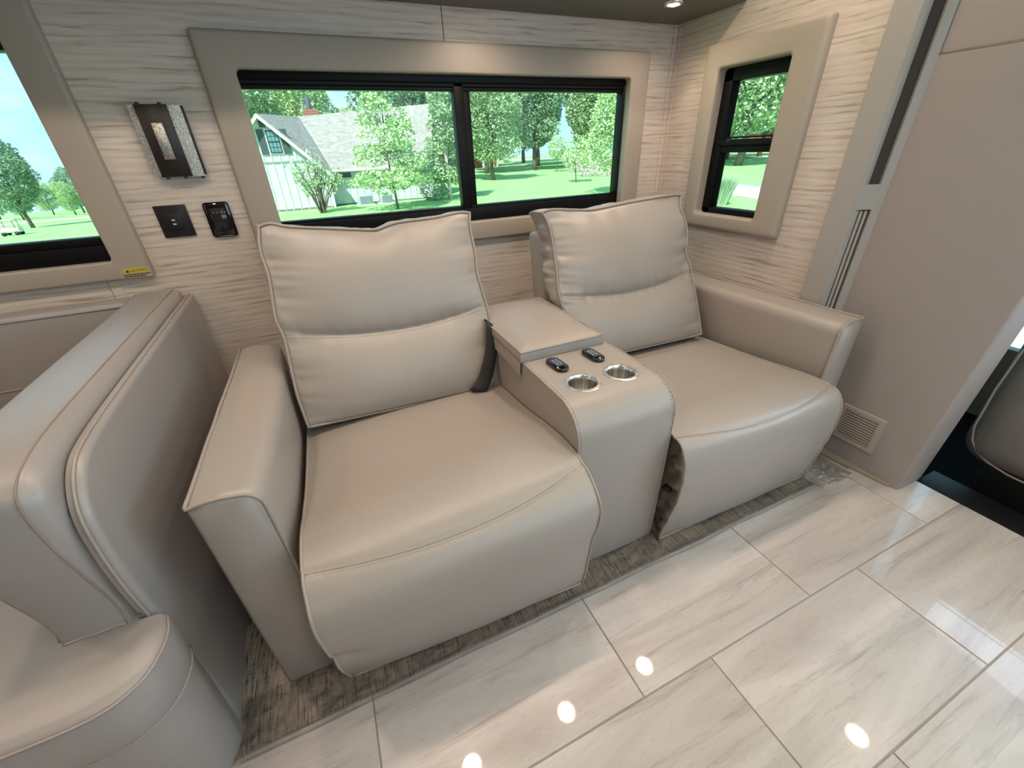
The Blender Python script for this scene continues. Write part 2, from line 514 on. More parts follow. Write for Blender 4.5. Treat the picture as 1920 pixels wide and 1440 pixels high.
def sconce_metal():
    m, nt, b, out = new_mat('hammered_silver_glass')
    b.inputs['Base Color'].default_value = (0.62, 0.61, 0.58, 1); b.inputs['Metallic'].default_value = 0.9; b.inputs['Roughness'].default_value = 0.34
    tc = nt.nodes.new('ShaderNodeTexCoord')
    mp = nt.nodes.new('ShaderNodeMapping'); mp.inputs['Scale'].default_value = (1.6, 1.6, 0.7)
    nt.links.new(tc.outputs['Object'], mp.inputs[0])
    n = nt.nodes.new('ShaderNodeTexNoise'); n.inputs['Scale'].default_value = 340; n.inputs['Detail'].default_value = 2
    nt.links.new(mp.outputs[0], n.inputs['Vector'])
    rr = nt.nodes.new('ShaderNodeValToRGB'); rr.color_ramp.elements[0].position = 0.38; rr.color_ramp.elements[0].color = (0.30, 0.29, 0.26, 1); rr.color_ramp.elements[1].position = 0.60; rr.color_ramp.elements[1].color = (0.70, 0.68, 0.62, 1)
    nt.links.new(n.outputs['Fac'], rr.inputs[0]); nt.links.new(rr.outputs[0], b.inputs['Base Color'])
    bp = nt.nodes.new('ShaderNodeBump'); bp.inputs['Strength'].default_value = 0.9; bp.inputs['Distance'].default_value = 0.002
    nt.links.new(n.outputs['Fac'], bp.inputs['Height']); nt.links.new(bp.outputs[0], b.inputs['Normal'])
    return m
SILV = sconce_metal()

# ================================================================== STRUCTURE
YW, XW = 1.90, 1.70
def grid_cells(x0, x1, z0, z1, holes):
    xs = sorted({x0, x1} | {h[i] for h in holes for i in (0, 1) if x0 < h[i] < x1})
    zs = sorted({z0, z1} | {h[i] for h in holes for i in (2, 3) if z0 < h[i] < z1})
    for i in range(len(xs) - 1):
        for j in range(len(zs) - 1):
            cx, cz = (xs[i] + xs[i + 1]) / 2, (zs[j] + zs[j + 1]) / 2
            if not any(h[0] < cx < h[1] and h[2] < cz < h[3] for h in holes):
                yield xs[i], xs[i + 1], zs[j], zs[j + 1]

H_MAIN = (-0.160, 1.475, 0.875, 1.460)
H_LEFT = (-1.985, -0.655, 0.865, 1.540)
wb_ = tag(empty('wall_back', (0, YW, 0)), kind='structure')
seams = (-3.2, -0.731, 0.587, 1.72)
for a, c in zip(seams, seams[1:]):
    mb = MB()
    for (p, q, r, s) in grid_cells(a + 0.0012, c - 0.0012, 0.0, 2.1, (H_MAIN, H_LEFT)):
        mb.box(p, q, YW, YW + 0.035, r, s)
    bmesh.ops.remove_doubles(mb.bm, verts=mb.bm.verts, dist=0.0001)
    mb.build('wall_panel', WALL, wb_, smooth=False)
mb = MB()
for (p, q, r, s) in grid_cells(-3.2, 1.76, -0.05, 2.1, (H_MAIN, H_LEFT)):
    mb.box(p, q, YW + 0.037, YW + 0.06, r, s)
mb.build('wall_backing', DARKW, wb_, smooth=False)
for x, za, zb in ((-0.731, 0.0, 0.83), (0.587, 0.0, 0.83), (0.587, 1.53, 2.1)):
    MB().box(x + 0.001, x + 0.034, YW - 0.0022, YW, za, zb, 0.0008, 1).build('batten', WALL, wb_, smooth=False)

H_R = (1.250, 1.610, 0.860, 1.455)
wr_ = tag(empty('wall_right', (XW, 1.4, 0)), kind='structure')
mb = MB()
for (p, q, r, s) in grid_cells(0.985, 1.905, 0.0, 2.1, (H_R,)):
    mb.box(XW, XW + 0.04, p, q, r, s)
bmesh.ops.remove_doubles(mb.bm, verts=mb.bm.verts, dist=0.0001)
mb.build('wall_panel', WALL, wr_, smooth=False)
mb = MB(); mb.box(XW - 0.022, XW, YW - 0.006, YW - 0.0, 0, 1.64, 0.002, 1); mb.box(XW - 0.005, XW - 0.0, YW - 0.03, YW, 0, 1.64, 0.002, 1)
tag(mb.build('trim_1', WALL, None, smooth=False), kind='structure')

# other walls of the coach (outside the view, they close the room)
mb = MB()
for (p, q, r, s) in grid_cells(-3.2, 3.3, -0.3, 2.1, ((0.05, 1.65, 1.0, 1.8),)):
    mb.box(p, q, -1.36, -1.30, r, s)
tag(mb.build('wall_front', simple('galley_wall', srgb(128, 112, 100), 0.5), None, smooth=False), kind='structure')
mb = MB().box(-3.26, -3.2, -1.36, 1.96, -0.3, 2.1)
tag(mb.build('wall_left', simple('rear_wall', srgb(140, 126, 114), 0.5), None, smooth=False), kind='structure')
mb = MB(); mb.box(-3.2, 3.3, -1.36, 1.54, 2.10, 2.14); 
tag(mb.build('ceiling', CEIL2, None, smooth=False), kind='structure')
# cab shell
mb = MB()
mb.box(1.95, 3.3, 1.24, 1.30, -0.3, 2.1)
mb.box(3.3, 3.36, -1.36, 1.30, -0.3, 0.12)
mb.box(3.3, 3.36, -1.36, 1.30, 1.85, 2.14)
for y in (-1.33, 1.22): mb.box(3.3, 3.36, y, y + 0.08, 0.1, 1.9)
tag(mb.build('wall_cab', simple('cab_shell_grey', srgb(90, 86, 84), 0.7), None, smooth=False), kind='structure')
mb = MB().box(3.315, 3.325, -1.25, 1.22, 0.12, 1.85)
tag(mb.build('window_4', glass_mat('windshield_glass', (0.9, 0.97, 0.97, 1), 0.03), None, smooth=False), kind='structure')

# floor: grout bed with tiles as children
fl = tag(empty('floor', (0, 0, 0)), kind='structure')
MB().box(-3.2, 1.885, -1.36, 1.95, -0.06, -0.0035).build('grout_bed', GROUT, fl, smooth=False)
TL, TW = 0.6096, 0.3085
tile_mesh = {}
def tile(x0, x1, y0, y1):
    g = 0.0016
    w, h = round(x1 - x0, 4), round(y1 - y0, 4)
    if (w, h) not in tile_mesh:
        mb = MB().box(g, w - g, g, h - g, -0.0115, 0.0, 0.0012, 1)
        o = mb.build('tile', TILE, None, smooth=False)
        tile_mesh[(w, h)] = o
    else:
        o = tile_mesh[(w, h)].copy(); COL.objects.link(o)
    o.parent = fl
    o.location = (x0, y0, 0.0)
    return o
rows = [(0.331, 0.622, 0.456), (0.0225, 0.331, 0.672), (-0.286, 0.0225, 0.875), (-0.5945, -0.286, 1.09), (-0.903, -0.5945, 0.70), (-1.30, -0.903, 0.92)]
for (y0, y1, xo) in rows:
    k = math.floor((-1.6 - xo) / TL)
    x = xo + k * TL
    while x < 1.885 - 0.01:
        a, c = x, min(x + TL, 1.885)
        if c - a > 0.03: tile(a, c, y0, y1)
        x += TL
MB().box(-3.2, -1.6, -1.30, 0.62, -0.0115, 0.0).build('rear_floor', TILE, fl, smooth=False)

# carpet under the sofa
mb = MB()
mb.box(-3.19, 1.695, 0.624, 1.895, -0.0034, 0.004)
carpet = tag(mb.build('carpet', CARPET, None, smooth=False), 'brown streaked woven carpet under the recliner sofa', 'carpet')
# clear film lying over the carpet edge
mb = MB()
def filmf(u, v):
    x = -0.44 + u * 2.13
    y = 0.607 + v * 0.131 + 0.006 * nz(x * 5, 0, 3) * (1 - v)
    z = 0.0065 + 0.005 * (0.5 + nz(x * 9, y * 14, 1.0)) + 0.006 * max(0, nz(x * 26, y * 40, 4.0)) + 0.004 * math.exp(-((v - 0.06) / 0.06) ** 2)
    if v == 0: z = 0.0015
    return (x, y, min(max(z, 0.0048 if y > .62 else 0.0012), 0.0125 if y > .65 else 1))
mb.grid(filmf, 330, 26)
film = tag(mb.build('plastic_film', FILM, None), 'clear wrinkled plastic film over the carpet edge in front of the sofa', 'film')
mb = MB()
def film2(u, v):
    x = 1.50 + u * 0.185; y = 0.585 + v * 0.16 + 0.012 * nz(x * 12, 1, 0)
    return (x, y, 0.016 + 0.014 * abs(nz(x * 22, y * 22, 7.0)) + 0.006 * nz(x * 60, y * 60, 2))
mb.grid(film2, 50, 40)
tag(mb.build('plastic_scrap', FILM, None), 'crumpled clear plastic end bunched beside the air vent panel', 'film')

# ---------------------------------------------------------------- windows
def frame_pad(name, outer, inner, plane, thick, axis, rnd, mat, parent, mapf):
    """padded surround: ring with rounded outer front edge. outer/inner = (a0,a1,z0,z1); mapf(a, depth, z) -> world"""
    mb = MB()
    def rect(o, inset, depth, rad):
        a0, a1, z0, z1 = o[0] + inset, o[1] - inset, o[2] + inset, o[3] - inset
        pts = []
        for cx, cz, q0 in ((a1 - rad, z1 - rad, 0), (a0 + rad, z1 - rad, 90), (a0 + rad, z0 + rad, 180), (a1 - rad, z0 + rad, 270)):
            for k in range(7):
                q = math.radians(q0 + 15 * k)
                pts.append(mapf(cx + rad * math.cos(q), depth, cz + rad * math.sin(q)))
        return pts
    loops = [rect(outer, 0, 0, 0.012)]
    for k in range(5):
        q = math.radians(22.5 * k)
        loops.append(rect(outer, rnd * (1 - math.cos(q)), thick - rnd + rnd * math.sin(q), 0.012))
    for k in range(5):
        q = math.radians(90 - 22.5 * k)
        r2 = rnd * 0.6
        loops.append(rect(inner, -r2 * (1 - math.cos(q)), thick - r2 + r2 * math.sin(q), 0.016))
    loops.append(rect(inner, 0, -0.03, 0.016))
    vs = [[mb.bm.verts.new(p) for p in L] for L in loops]
    n = len(vs[0])
    for A, B in zip(vs, vs[1:]):
        for i in range(n):
            mb.bm.faces.new((A[i], A[(i + 1) % n], B[(i + 1) % n], B[i]))
    return mb.build(name, mat, parent, autosmooth=50)

mapb = lambda a, d, z: (a, YW - d, z)
mapr = lambda a, d, z: (XW - d, a, z)

w1 = tag(empty('window_1', (0.65, YW, 0.9)), kind='structure')
frame_pad('window_surround', (-0.232, 1.547, 0.815, 1.535), (-0.134, 1.446, 0.897, 1.436), YW, 0.026, 'y', 0.012, TAUPE, w1, mapb)
mb = MB()
mb.box(-0.15, 1.47, 1.91, 1.955, 1.411, 1.445, 0.004, 2)           # head, stepped blind housing
mb.box(-0.15, 1.47, 1.918, 1.955, 1.398, 1.413, 0.003, 1)
mb.box(-0.15, 1.47, 1.924, 1.960, 1.386, 1.400, 0.003, 1)
mb.build('blind_housing', BLACK, w1, autosmooth=40)
mb = MB()
mb.box(-0.15, 1.47, 1.912, 1.965, 0.885, 0.950, 0.004, 2)
mb.box(-0.15, 1.47, 1.925, 1.970, 0.945, 0.960, 0.003, 1)
mb.box(1.436, 1.475, 1.912, 1.965, 0.88, 1.44, 0.004, 2)
mb.box(-0.165, -0.143, 1.935, 1.965, 0.88, 1.44, 0.003, 1)
mb.build('window_frame', BLACK, w1, autosmooth=40)
mb = MB()
mb.box(0.612, 0.655, 1.918, 1.965, 0.90, 1.44, 0.004, 2)
mb.box(0.655, 0.684, 1.930, 1.970, 0.90, 1.44, 0.004, 2)
mb.build('mullion', BLACK, w1, autosmooth=40)
MB().box(-0.15, 0.62, 1.952, 1.956, 0.95, 1.40).build('pane', GLASS, w1, smooth=False)
MB().box(0.67, 1.45, 1.956, 1.960, 0.95, 1.40).build('pane', GLASS, w1, smooth=False)

w2 = tag(empty('window_2', (XW, 1.42, 0.9)), kind='structure')
frame_pad('window_surround', (1.158, 1.672, 0.815, 1.525), (1.271, 1.590, 0.878, 1.434), XW, 0.034, 'x', 0.018, TAUPE, w2, mapr)
mb = MB()
mb.box(1.712, 1.76, 1.26, 1.60, 1.386, 1.445, 0.004, 2)
mb.box(1.712, 1.76, 1.26, 1.60, 0.87, 0.903, 0.004, 2)
mb.box(1.712, 1.76, 1.545, 1.60, 0.87, 1.445, 0.004, 2)
mb.box(1.725, 1.76, 1.25, 1.272, 0.87, 1.445, 0.003, 1)
mb.build('window_frame', BLACK, w2, autosmooth=40)
mb = MB()
mb.box(1.715, 1.76, 1.265, 1.56, 1.127, 1.155, 0.004, 2)
mb.box(1.705, 1.76, 1.265, 1.56, 1.153, 1.178, 0.004, 2)
mb.box(1.712, 1.76, 1.265, 1.56, 1.180, 1.187, 0.002, 1)
mb.build('mullion', BLACK, w2, autosmooth=40)
MB().box(1.700, 1.712, 1.49, 1.515, 1.165, 1.180, 0.003, 1).build('latch', BLACKP, w2)
MB().box(1.700, 1.712, 1.285, 1.305, 1.165, 1.180, 0.003, 1).build('latch', BLACKP, w2)
MB().box(1.748, 1.752, 1.26, 1.56, 1.18, 1.40).build('pane', GLASS, w2, smooth=False)
MB().box(1.742, 1.746, 1.26, 1.56, 0.89, 1.14).build('pane', GLASS, w2, smooth=False)

w3 = tag(empty('window_3', (-1.3, YW, 0.9)), kind='structure')
frame_pad('window_surround', (-2.10, -0.583, 0.824, 1.615), (-1.96, -0.680, 0.888, 1.515), YW, 0.026, 'y', 0.012, TAUPE, w3, mapb)
mb = MB()
mb.box(-1.98, -0.668, 1.912, 1.965, 1.468, 1.53, 0.004, 2)
mb.box(-1.98, -0.668, 1.912, 1.965, 0.878, 0.940, 0.004, 2)
mb.box(-1.98, -0.668, 1.922, 1.970, 0.938, 0.966, 0.004, 2)
mb.box(-0.672, -0.650, 1.935, 1.965, 0.88, 1.52, 0.003, 1)
mb.box(-1.98, -1.94, 1.912, 1.965, 0.88, 1.52, 0.003, 1)
mb.build('window_frame', BLACK, w3, autosmooth=40)
MB().box(-1.97, -0.66, 1.952, 1.956, 0.93, 1.48).build('pane', GLASS, w3, smooth=False)

# caution sticker on the left window surround
cs = empty('caution_sticker', (-0.627, 1.873, 0.845))
tag(cs, 'small yellow caution sticker on the left window surround corner', 'sticker')
MB().box(-0.672, -0.586, 1.8732, 1.8738, 0.829, 0.862).build('label_sheet', simple('sticker_clear', srgb(176, 166, 140), 0.4), cs, smooth=False)
MB().box(-0.660, -0.596, 1.8725, 1.8731, 0.846, 0.861).build('yellow_band', simple('sticker_yellow', srgb(206, 186, 60), 0.4), cs, smooth=False)
def text(name, body, size, loc, rot, mat, parent, extr=0.0002, align='CENTER', sx=1.0):
    c = bpy.data.curves.new(name, 'FONT'); c.body = body; c.size = size; c.extrude = extr
    c.align_x = align; c.align_y = 'CENTER'
    tmp = bpy.data.objects.new(name + '_tmp', c); COL.objects.link(tmp)
    bpy.context.view_layer.update()
    me = bpy.data.meshes.new_from_object(tmp.evaluated_get(bpy.context.evaluated_depsgraph_get()))
    bpy.data.objects.remove(tmp)
    R = rot.to_matrix().to_4x4() if hasattr(rot, 'to_matrix') else rot
    me.transform(Matrix.Translation(loc) @ R @ Matrix.Diagonal((sx, 1, 1, 1)))
    me.materials.clear(); me.materials.append(mat)
    o = bpy.data.objects.new(name, me); COL.objects.link(o); setparent(o, parent)
    return o
from mathutils import Euler
RX90 = Euler((math.pi / 2, 0, 0))
INK = simple('black_ink', srgb(20, 20, 20), 0.5)
text('lettering', 'CAUTION', 0.0105, Vector((-0.622, 1.8722, 0.8535)), RX90, INK, cs, 0.0001, sx=1.05)
MB().prism([(-0.657, 1.8724, 0.849), (-0.647, 1.8724, 0.849), (-0.652, 1.8724, 0.858)], (0, -0.0003, 0)).build('warning_triangle', INK, cs, smooth=False)
mb = MB()
for k, (a, c) in enumerate(((-0.668, -0.590), (-0.668, -0.604))):
    x = a
    while x < c:
        w = random.uniform(0.004, 0.009); mb.box(x, min(x + w, c), 1.8726, 1.8731, 0.8385 - k * 0.0065, 0.8420 - k * 0.0065); x += w + 0.0018
o = mb.build('fine_print', INK, cs, smooth=False); o['kind'] = 'stuff'

# ---------------------------------------------------------------- overhead cabinet
oc = tag(empty('overhead_cabinet', (0.5, 1.72, 1.64)), 'long overhead cabinet with dark underside above the main window', 'cabinet')
MB().box(-3.15, 1.698, 1.535, 1.897, 1.636, 2.095, 0.004, 2).build('body', CEILM, oc, autosmooth=40)
for i in range(4):
    a = -3.1 + i * 1.2
    MB().box(a, a + 1.18, 1.515, 1.535, 1.66, 2.08, 0.004, 2).build('door', GREYW, oc, autosmooth=40)

# ---------------------------------------------------------------- lights
def puck(name, x, y, z, r, label, cat, energy, group=None, spot=True):
    t = tag(empty(name, (x, y, z)), label, cat, group)
    MB().lathe([(r, 0.0), (r, -0.004), (r * 0.93, -0.009), (r * 0.72, -0.010), (r * 0.62, -0.003), (r * 0.62, 0.0)], (x, y, z), 36).build('bezel', STEEL, t, autosmooth=50)
    MB().lathe([(0, -0.0125), (r * 0.3, -0.0118), (r * 0.52, -0.008), (r * 0.60, -0.003), (r * 0.60, 0.0)], (x, y, z), 30).build('lens', LAMP, t)
    if energy:
        o = add_light('lamp_light', 'AREA', (0, 0, 0), energy, (1.0, 0.79, 0.64), size=r * 1.8)
        o.data.shape = 'DISK'; o.data.spread = math.radians(150)
        o.parent = t; o.location = (0, 0, -0.020)
    return t
for (x, y, lab) in ((1.42, 1.625, 'small round puck light under the overhead cabinet by the corner'), (0.68, 1.66, 'small round puck light under the overhead cabinet above the window middle')):
    puck('puck_light', x, y, 1.636, 0.036, lab, 'light', 1.3, 'puck lights under the overhead cabinet')
for (x, y, lab) in ((1.394, 1.075, 'recessed ceiling light mirrored in the tile just in front of the console'),
                    (0.744, 1.07, 'recessed ceiling light mirrored as the largest spot, in front of the left seat'),
                    (0.083, 1.075, 'recessed ceiling light mirrored at the bottom edge of the photo'),
                    (2.32, 0.20, 'recessed ceiling light mirrored at the lower right, away from the row'),
                    (-0.575, 1.07, 'unseen added ceiling light above the booth bolster'), (-1.4, 1.07, 'unseen added ceiling light above the booth table side'), (-2.2, 1.07, 'unseen added ceiling light at the rear end of the row over the booth'),  # unseen lamps continuing the row, added to light the room
                    (1.2, -0.45, 'unseen added ceiling light over the aisle opposite the right seat'), (0.3, -0.45, 'unseen added ceiling light over the aisle opposite the left seat'), (-0.8, -0.45, 'unseen added ceiling light over the aisle opposite the booth'), (-2.0, -0.45, 'unseen added ceiling light over the rear of the aisle')):  # unseen aisle lamps, also added for the room's light
    puck('ceiling_light', x, y, 2.10, 0.058, lab, 'light', 3.4, 'recessed ceiling lights')

# ---------------------------------------------------------------- pillar + partition on the right
pc = tag(empty('pillar_cabinet', (1.73, 0.92, 0)), 'tall grey pilaster with a dark inset slot and slatted grille', 'pillar')
A = (1.70, 0.9965); A2 = (1.682, 0.993); B = (1.682, 0.912); Cc = (1.752, 0.872)
mb = MB().prism([(1.72, 0.9965, 0), (1.690, 0.9965, 0), (1.682, 0.990, 0), (1.682, 0.913, 0), (1.700, 0.9055, 0), (1.72, 0.9055, 0)], (0, 0, 2.09))
mb.build('face_board', GREYW, pc, smooth=False)
# angled side with openings: boards along the diagonal B->Cc
dB = Vector((Cc[0] - B[0], Cc[1] - B[1], 0)); L = dB.length; dBn = dB.normalized(); nB = Vector((dBn.y, -dBn.x, 0))
if nB.y > 0: nB = -nB
def diag_box(mb, s0, s1, n0, n1, z0, z1):
    base = Vector((B[0], B[1], 0))
    pts = [base + dBn * s + nB * n + Vector((0, 0, z0)) for (s, n) in ((s0, n0), (s1, n0), (s1, n1), (s0, n1))]
    mb.prism(pts, (0, 0, z1 - z0))
mb = MB()
diag_box(mb, 0, 0.012, -0.02, 0.0, 0, 2.09)
diag_box(mb, L - 0.018, L + 0.01, -0.02, 0.0, 0, 2.09)
diag_box(mb, 0.012, L - 0.018, -0.02, 0.0, 0.95, 1.028)
diag_box(mb, 0.012, L - 0.018, -0.02, 0.0, 0, 0.25)
mb.build('side_frame', GREYW, pc, smooth=False)
mb = MB(); diag_box(mb, 0.012, L - 0.018, -0.02, -0.010, 1.028, 2.09)
mb.build('dark_inset', DARKF, pc, smooth=False)
mb = MB(); diag_box(mb, 0.012, L - 0.018, -0.022, -0.016, 0.25, 0.95)
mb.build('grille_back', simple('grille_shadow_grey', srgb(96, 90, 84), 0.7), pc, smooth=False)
for k in range(3):
    s = 0.0165 + k * 0.0145
    mb = MB(); diag_box(mb, s, s + 0.0085, -0.016, -0.003, 0.25, 0.945)
    mb.build('slat', GREYW, pc, smooth=False)

pt = tag(empty('wall_partition', (1.85, 0.6, 0)), kind='structure')
def part_outline(z):
    pts = [(2.03, 0.90), (1.76, 0.90)] + [(1.76, 0.474), (1.762, 0.4705), (1.766, 0.468)]
    for (x, y) in ((1.80, 0.466), (1.84, 0.464), (1.88, 0.464), (1.92, 0.468), (1.955, 0.476), (1.985, 0.491), (2.01, 0.515), (2.025, 0.545), (2.03, 0.58)): pts.append((x, y))
    lean = -0.035 * z
    return [(x, y + (lean if y < 0.6 else 0), z) for x, y in pts]
def part_prism(z0, z1, f=lambda p: p):
    mb = MB(); A_ = [mb.bm.verts.new(f(p)) for p in part_outline(z0)]; B_ = [mb.bm.verts.new(f(p)) for p in part_outline(z1)]
    n_ = len(A_)
    for i in range(n_): mb.bm.faces.new((A_[i], A_[(i + 1) % n_], B_[(i + 1) % n_], B_[i]))
    mb.bm.faces.new(A_); mb.bm.faces.new(B_)
    return mb
part_prism(0.0, 1.368).build('lower_panel', TAUPE_P, pt, autosmooth=30)
shr = lambda d: (lambda p: (p[0] + (d if p[0] < 1.8 else -d), p[1] + (d if p[1] < 0.6 else 0), p[2]))
part_prism(1.372, 2.09, shr(0.004)).build('upper_panel', TAUPE_P, pt, autosmooth=30)
part_prism(1.36, 1.38, shr(0.010)).build('seam_fill', DARKF, pt, smooth=False)
mb = MB().tube([(1.7605, y, 1.369) for y in (0.44, 0.7, 0.87)], 0.002, 6)
mb.build('stitch_line', SEAM_THREAD, pt)
mb = MB().prism([(1.76, 0.88, 0.0), (1.70, 0.88, 0.0), (1.748, 0.50, 0.0), (1.76, 0.482, 0.0)], (0, 0, 0.008))
tag(mb.build('baseboard_right', TANW, None, smooth=False), kind='structure')

# vent grille on the partition
vg = tag(empty('air_vent', (1.757, 0.66, 0.165)), 'taupe square air vent with horizontal louvres low on the partition', 'vent')
vy0, vy1, vz0, vz1 = 0.585, 0.737, 0.088, 0.243
mb = MB()
mb.box(1.7535, 1.760, vy0, vy1, vz1 - 0.017, vz1, 0.0015, 1); mb.box(1.7535, 1.760, vy0, vy1, vz0, vz0 + 0.017, 0.0015, 1)
mb.box(1.7537, 1.7598, vy0 + 0.0003, vy0 + 0.020, vz0 + 0.015, vz1 - 0.015); mb.box(1.7537, 1.7598, vy1 - 0.014, vy1 - 0.0003, vz0 + 0.015, vz1 - 0.015)
mb.build('frame', simple('vent_taupe', srgb(182, 170, 160), 0.5), vg, smooth=False)
MB().box(1.7585, 1.7600, vy0 + 0.01, vy1 - 0.01, vz0 + 0.01, vz1 - 0.01).build('duct_dark_sheet', simple('vent_black', srgb(18, 17, 17), 0.8), vg, smooth=False)  # flat black sheet paints the dark of the duct behind the louvres
nl = 11
sl0 = None
VM = bpy.data.materials['vent_taupe']
for k in range(nl):
    z = vz0 + 0.017 + (k + 0.62) * (vz1 - vz0 - 0.034) / nl
    if sl0 is None:
        sl0 = MB().box(-0.0022, 0.0022, vy0 + 0.018, vy1 - 0.012, -0.0033, 0.0033, 0.0006, 1).build('louvre', VM, None, smooth=False); o = sl0
    else:
        o = sl0.copy(); COL.objects.link(o)
    o.parent = vg; o.location = Vector((1.7565, 0, z)) - vg.location

# cab step, cab floor and the driver seat
mb = MB(); mb.box(1.886, 2.02, -1.30, 0.47, -0.05, -0.004, 0.004, 2)
tag(mb.build('trim_2', BLKC, None), kind='structure')
mb = MB().box(1.886, 3.35, -1.36, 1.3, -0.36, -0.30)
tag(mb.build('floor_cab', simple('cab_floor_black', srgb(6, 6, 7), 0.95, spec=0.05), None, smooth=False), kind='structure')
mb = MB().box(1.886, 1.90, -1.30, 1.24, -0.30, -0.05)
tag(mb.build('step_riser', simple('riser_black', srgb(12, 12, 14), 0.8), None, smooth=False), kind='structure')
ds = tag(empty('driver_seat', (2.4, 0.2, -0.3)), 'dark taupe padded cab seat beyond the black step', 'seat')
MB().box(2.10, 2.68, -0.22, 0.485, 0.03, 0.66, 0.10, 5).build('side_cushion', LEA_D, ds)
MB().box(2.13, 2.64, 0.30, 0.46, 0.42, 1.00, 0.07, 4).build('backrest', LEA_D, ds)
mb = MB(); mb.box(2.16, 2.60, -0.10, 0.40, -0.30, 0.05, 0.03, 2)
mb.build('pedestal', simple('seat_base_black', srgb(14, 14, 16), 0.5), ds)
pp = []
for k in range(24):
    q = 2 * math.pi * k / 24
    cy, cz, ry, rz = 0.132, 0.345, 0.335, 0.295
    c, s = math.cos(q), math.sin(q)
    pp.append((2.118, cy + ry * math.copysign(abs(c) ** 0.45, c), cz + rz * math.copysign(abs(s) ** 0.45, s)))
MB().tube(pp, 0.004, 6, closed=True).build('piping', LEA_W, ds)

# ---------------------------------------------------------------- wall fittings
sc_ = tag(empty('wall_sconce', (-0.386, 1.86, 1.235)), 'angular black and hammered silver wall sconce beside the main window', 'wall light')
x0, x1, z0, z1 = -0.461, -0.318, 1.137, 1.338
MB().box(x0 + 0.02, x1 - 0.012, 1.882, 1.8995, z0 + 0.015, z1 - 0.015, 0.002, 1).build('backplate', DARKW, sc_)
mb = MB()
def curved(xa, xb, za, zb, ya, yb):
    def f(u, v):
        x = xa + (xb - xa) * u
        return (x, ya + (yb - ya) * (1 - (1 - u) ** 2 if ya > yb else u * u), za + (zb - za) * v)
    return f
mb.grid(curved(x0, x0 + 0.034, z0, z1, 1.8805, 1.8765), 8, 12)
mb.box(x0 + 0.001, x0 + 0.034, 1.882, 1.886, z0 + 0.001, z1 - 0.001)
mb.build('silver_wing', SILV, sc_, autosmooth=40)
mb = MB(); mb.grid(curved(x1 - 0.046, x1, z0 - 0.003, z1, 1.8735, 1.8790), 8, 12); mb.box(x1 - 0.045, x1 - 0.001, 1.880, 1.885, z0 - 0.002, z1 - 0.001)
mb.build('silver_wing', SILV, sc_, autosmooth=40)
mb = MB().box(x1 - 0.001, x1 + 0.003, 1.876, 1.8995, z0 + 0.002, z1 - 0.002, 0.001, 1)
mb.build('edge_strip', DARKW, sc_)
MB().box(-0.440, -0.354, 1.868, 1.874, z0 - 0.001, z1 + 0.001, 0.001, 1).build('front_plate', DARKW, sc_)
MB().box(-0.4125, -0.3825, 1.8665, 1.869, 1.187, 1.289, 0.0008, 1).build('silver_insert', SILV, sc_)
for (x, z) in ((-0.429, z1 + 0.003), (-0.371, z1 + 0.003), (-0.425, z0 - 0.004), (-0.375, z0 - 0.004)):
    MB().box(x - 0.005, x + 0.005, 1.868, 1.874, z - 0.003, z + 0.003, 0.001, 1).build('clip', DARKW, sc_)
MB().box(x1 - 0.014, x1 - 0.006, 1.882, 1.892, z0 - 0.009, z0, 0.001, 1).build('pull_switch', BLACKP, sc_)

us = tag(empty('usb_outlet', (-0.462, 1.89, 1.0)), 'square black wall plate with a small two-port usb outlet', 'outlet')
mb = MB()
o_ = [(-0.509, 0.946), (-0.415, 0.946), (-0.415, 1.050), (-0.509, 1.050)]
i_ = [(-0.487, 0.972), (-0.437, 0.972), (-0.437, 1.024), (-0.487, 1.024)]
lo = [mb.bm.verts.new((x, 1.8995, z)) for x, z in o_]; l1 = [mb.bm.verts.new((x, 1.894, z)) for x, z in o_]; l2 = [mb.bm.verts.new((x, 1.886, z)) for x, z in i_]
for P, Q in ((lo, l1), (l1, l2)):
    for k in range(4): mb.bm.faces.new((P[k], P[(k + 1) % 4], Q[(k + 1) % 4], Q[k]))
mb.bm.faces.new(l2)
bmesh.ops.bevel(mb.bm, geom=[e for e in mb.bm.edges], offset=0.0015, segments=2, affect='EDGES')
mb.build('plate', BLACKP, us, autosmooth=45)
MB().box(-0.485, -0.439, 1.880, 1.8865, 0.974, 1.022, 0.002, 2).build('socket_block', BLACKP, us, autosmooth=45)
for z in (0.9905, 1.0035):
    MB().box(-0.467, -0.457, 1.8793, 1.8803, z - 0.0028, z + 0.0028, 0.0004, 1).build('usb_port', simple('port_grey', srgb(190, 188, 184), 0.4), us, smooth=False)
sw = tag(empty('touch_switch', (-0.324, 1.89, 0.99)), 'glossy black rectangular switch panel right of the usb outlet', 'switch')
MB().box(-0.364, -0.284, 1.889, 1.8995, 0.933, 1.050, 0.009, 3).build('plate', GLOSSB, sw, autosmooth=60)
MB().box(-0.349, -0.300, 1.8868, 1.8892, 0.952, 1.030, 0.001, 1).build('rocker', simple('smoky_screen', srgb(40, 40, 42), 0.12), sw, autosmooth=60)

# ================================================================== RECLINER SOFA
sofa = tag(empty('recliner_sofa', (0.66, 1.1, 0)), 'two-seat taupe leather recliner sofa with cup holder console in the middle', 'sofa')

def seg_len(pts):
    s = [0]
    for a, b in zip(pts, pts[1:]): s.append(s[-1] + (b - a).length)
    return s

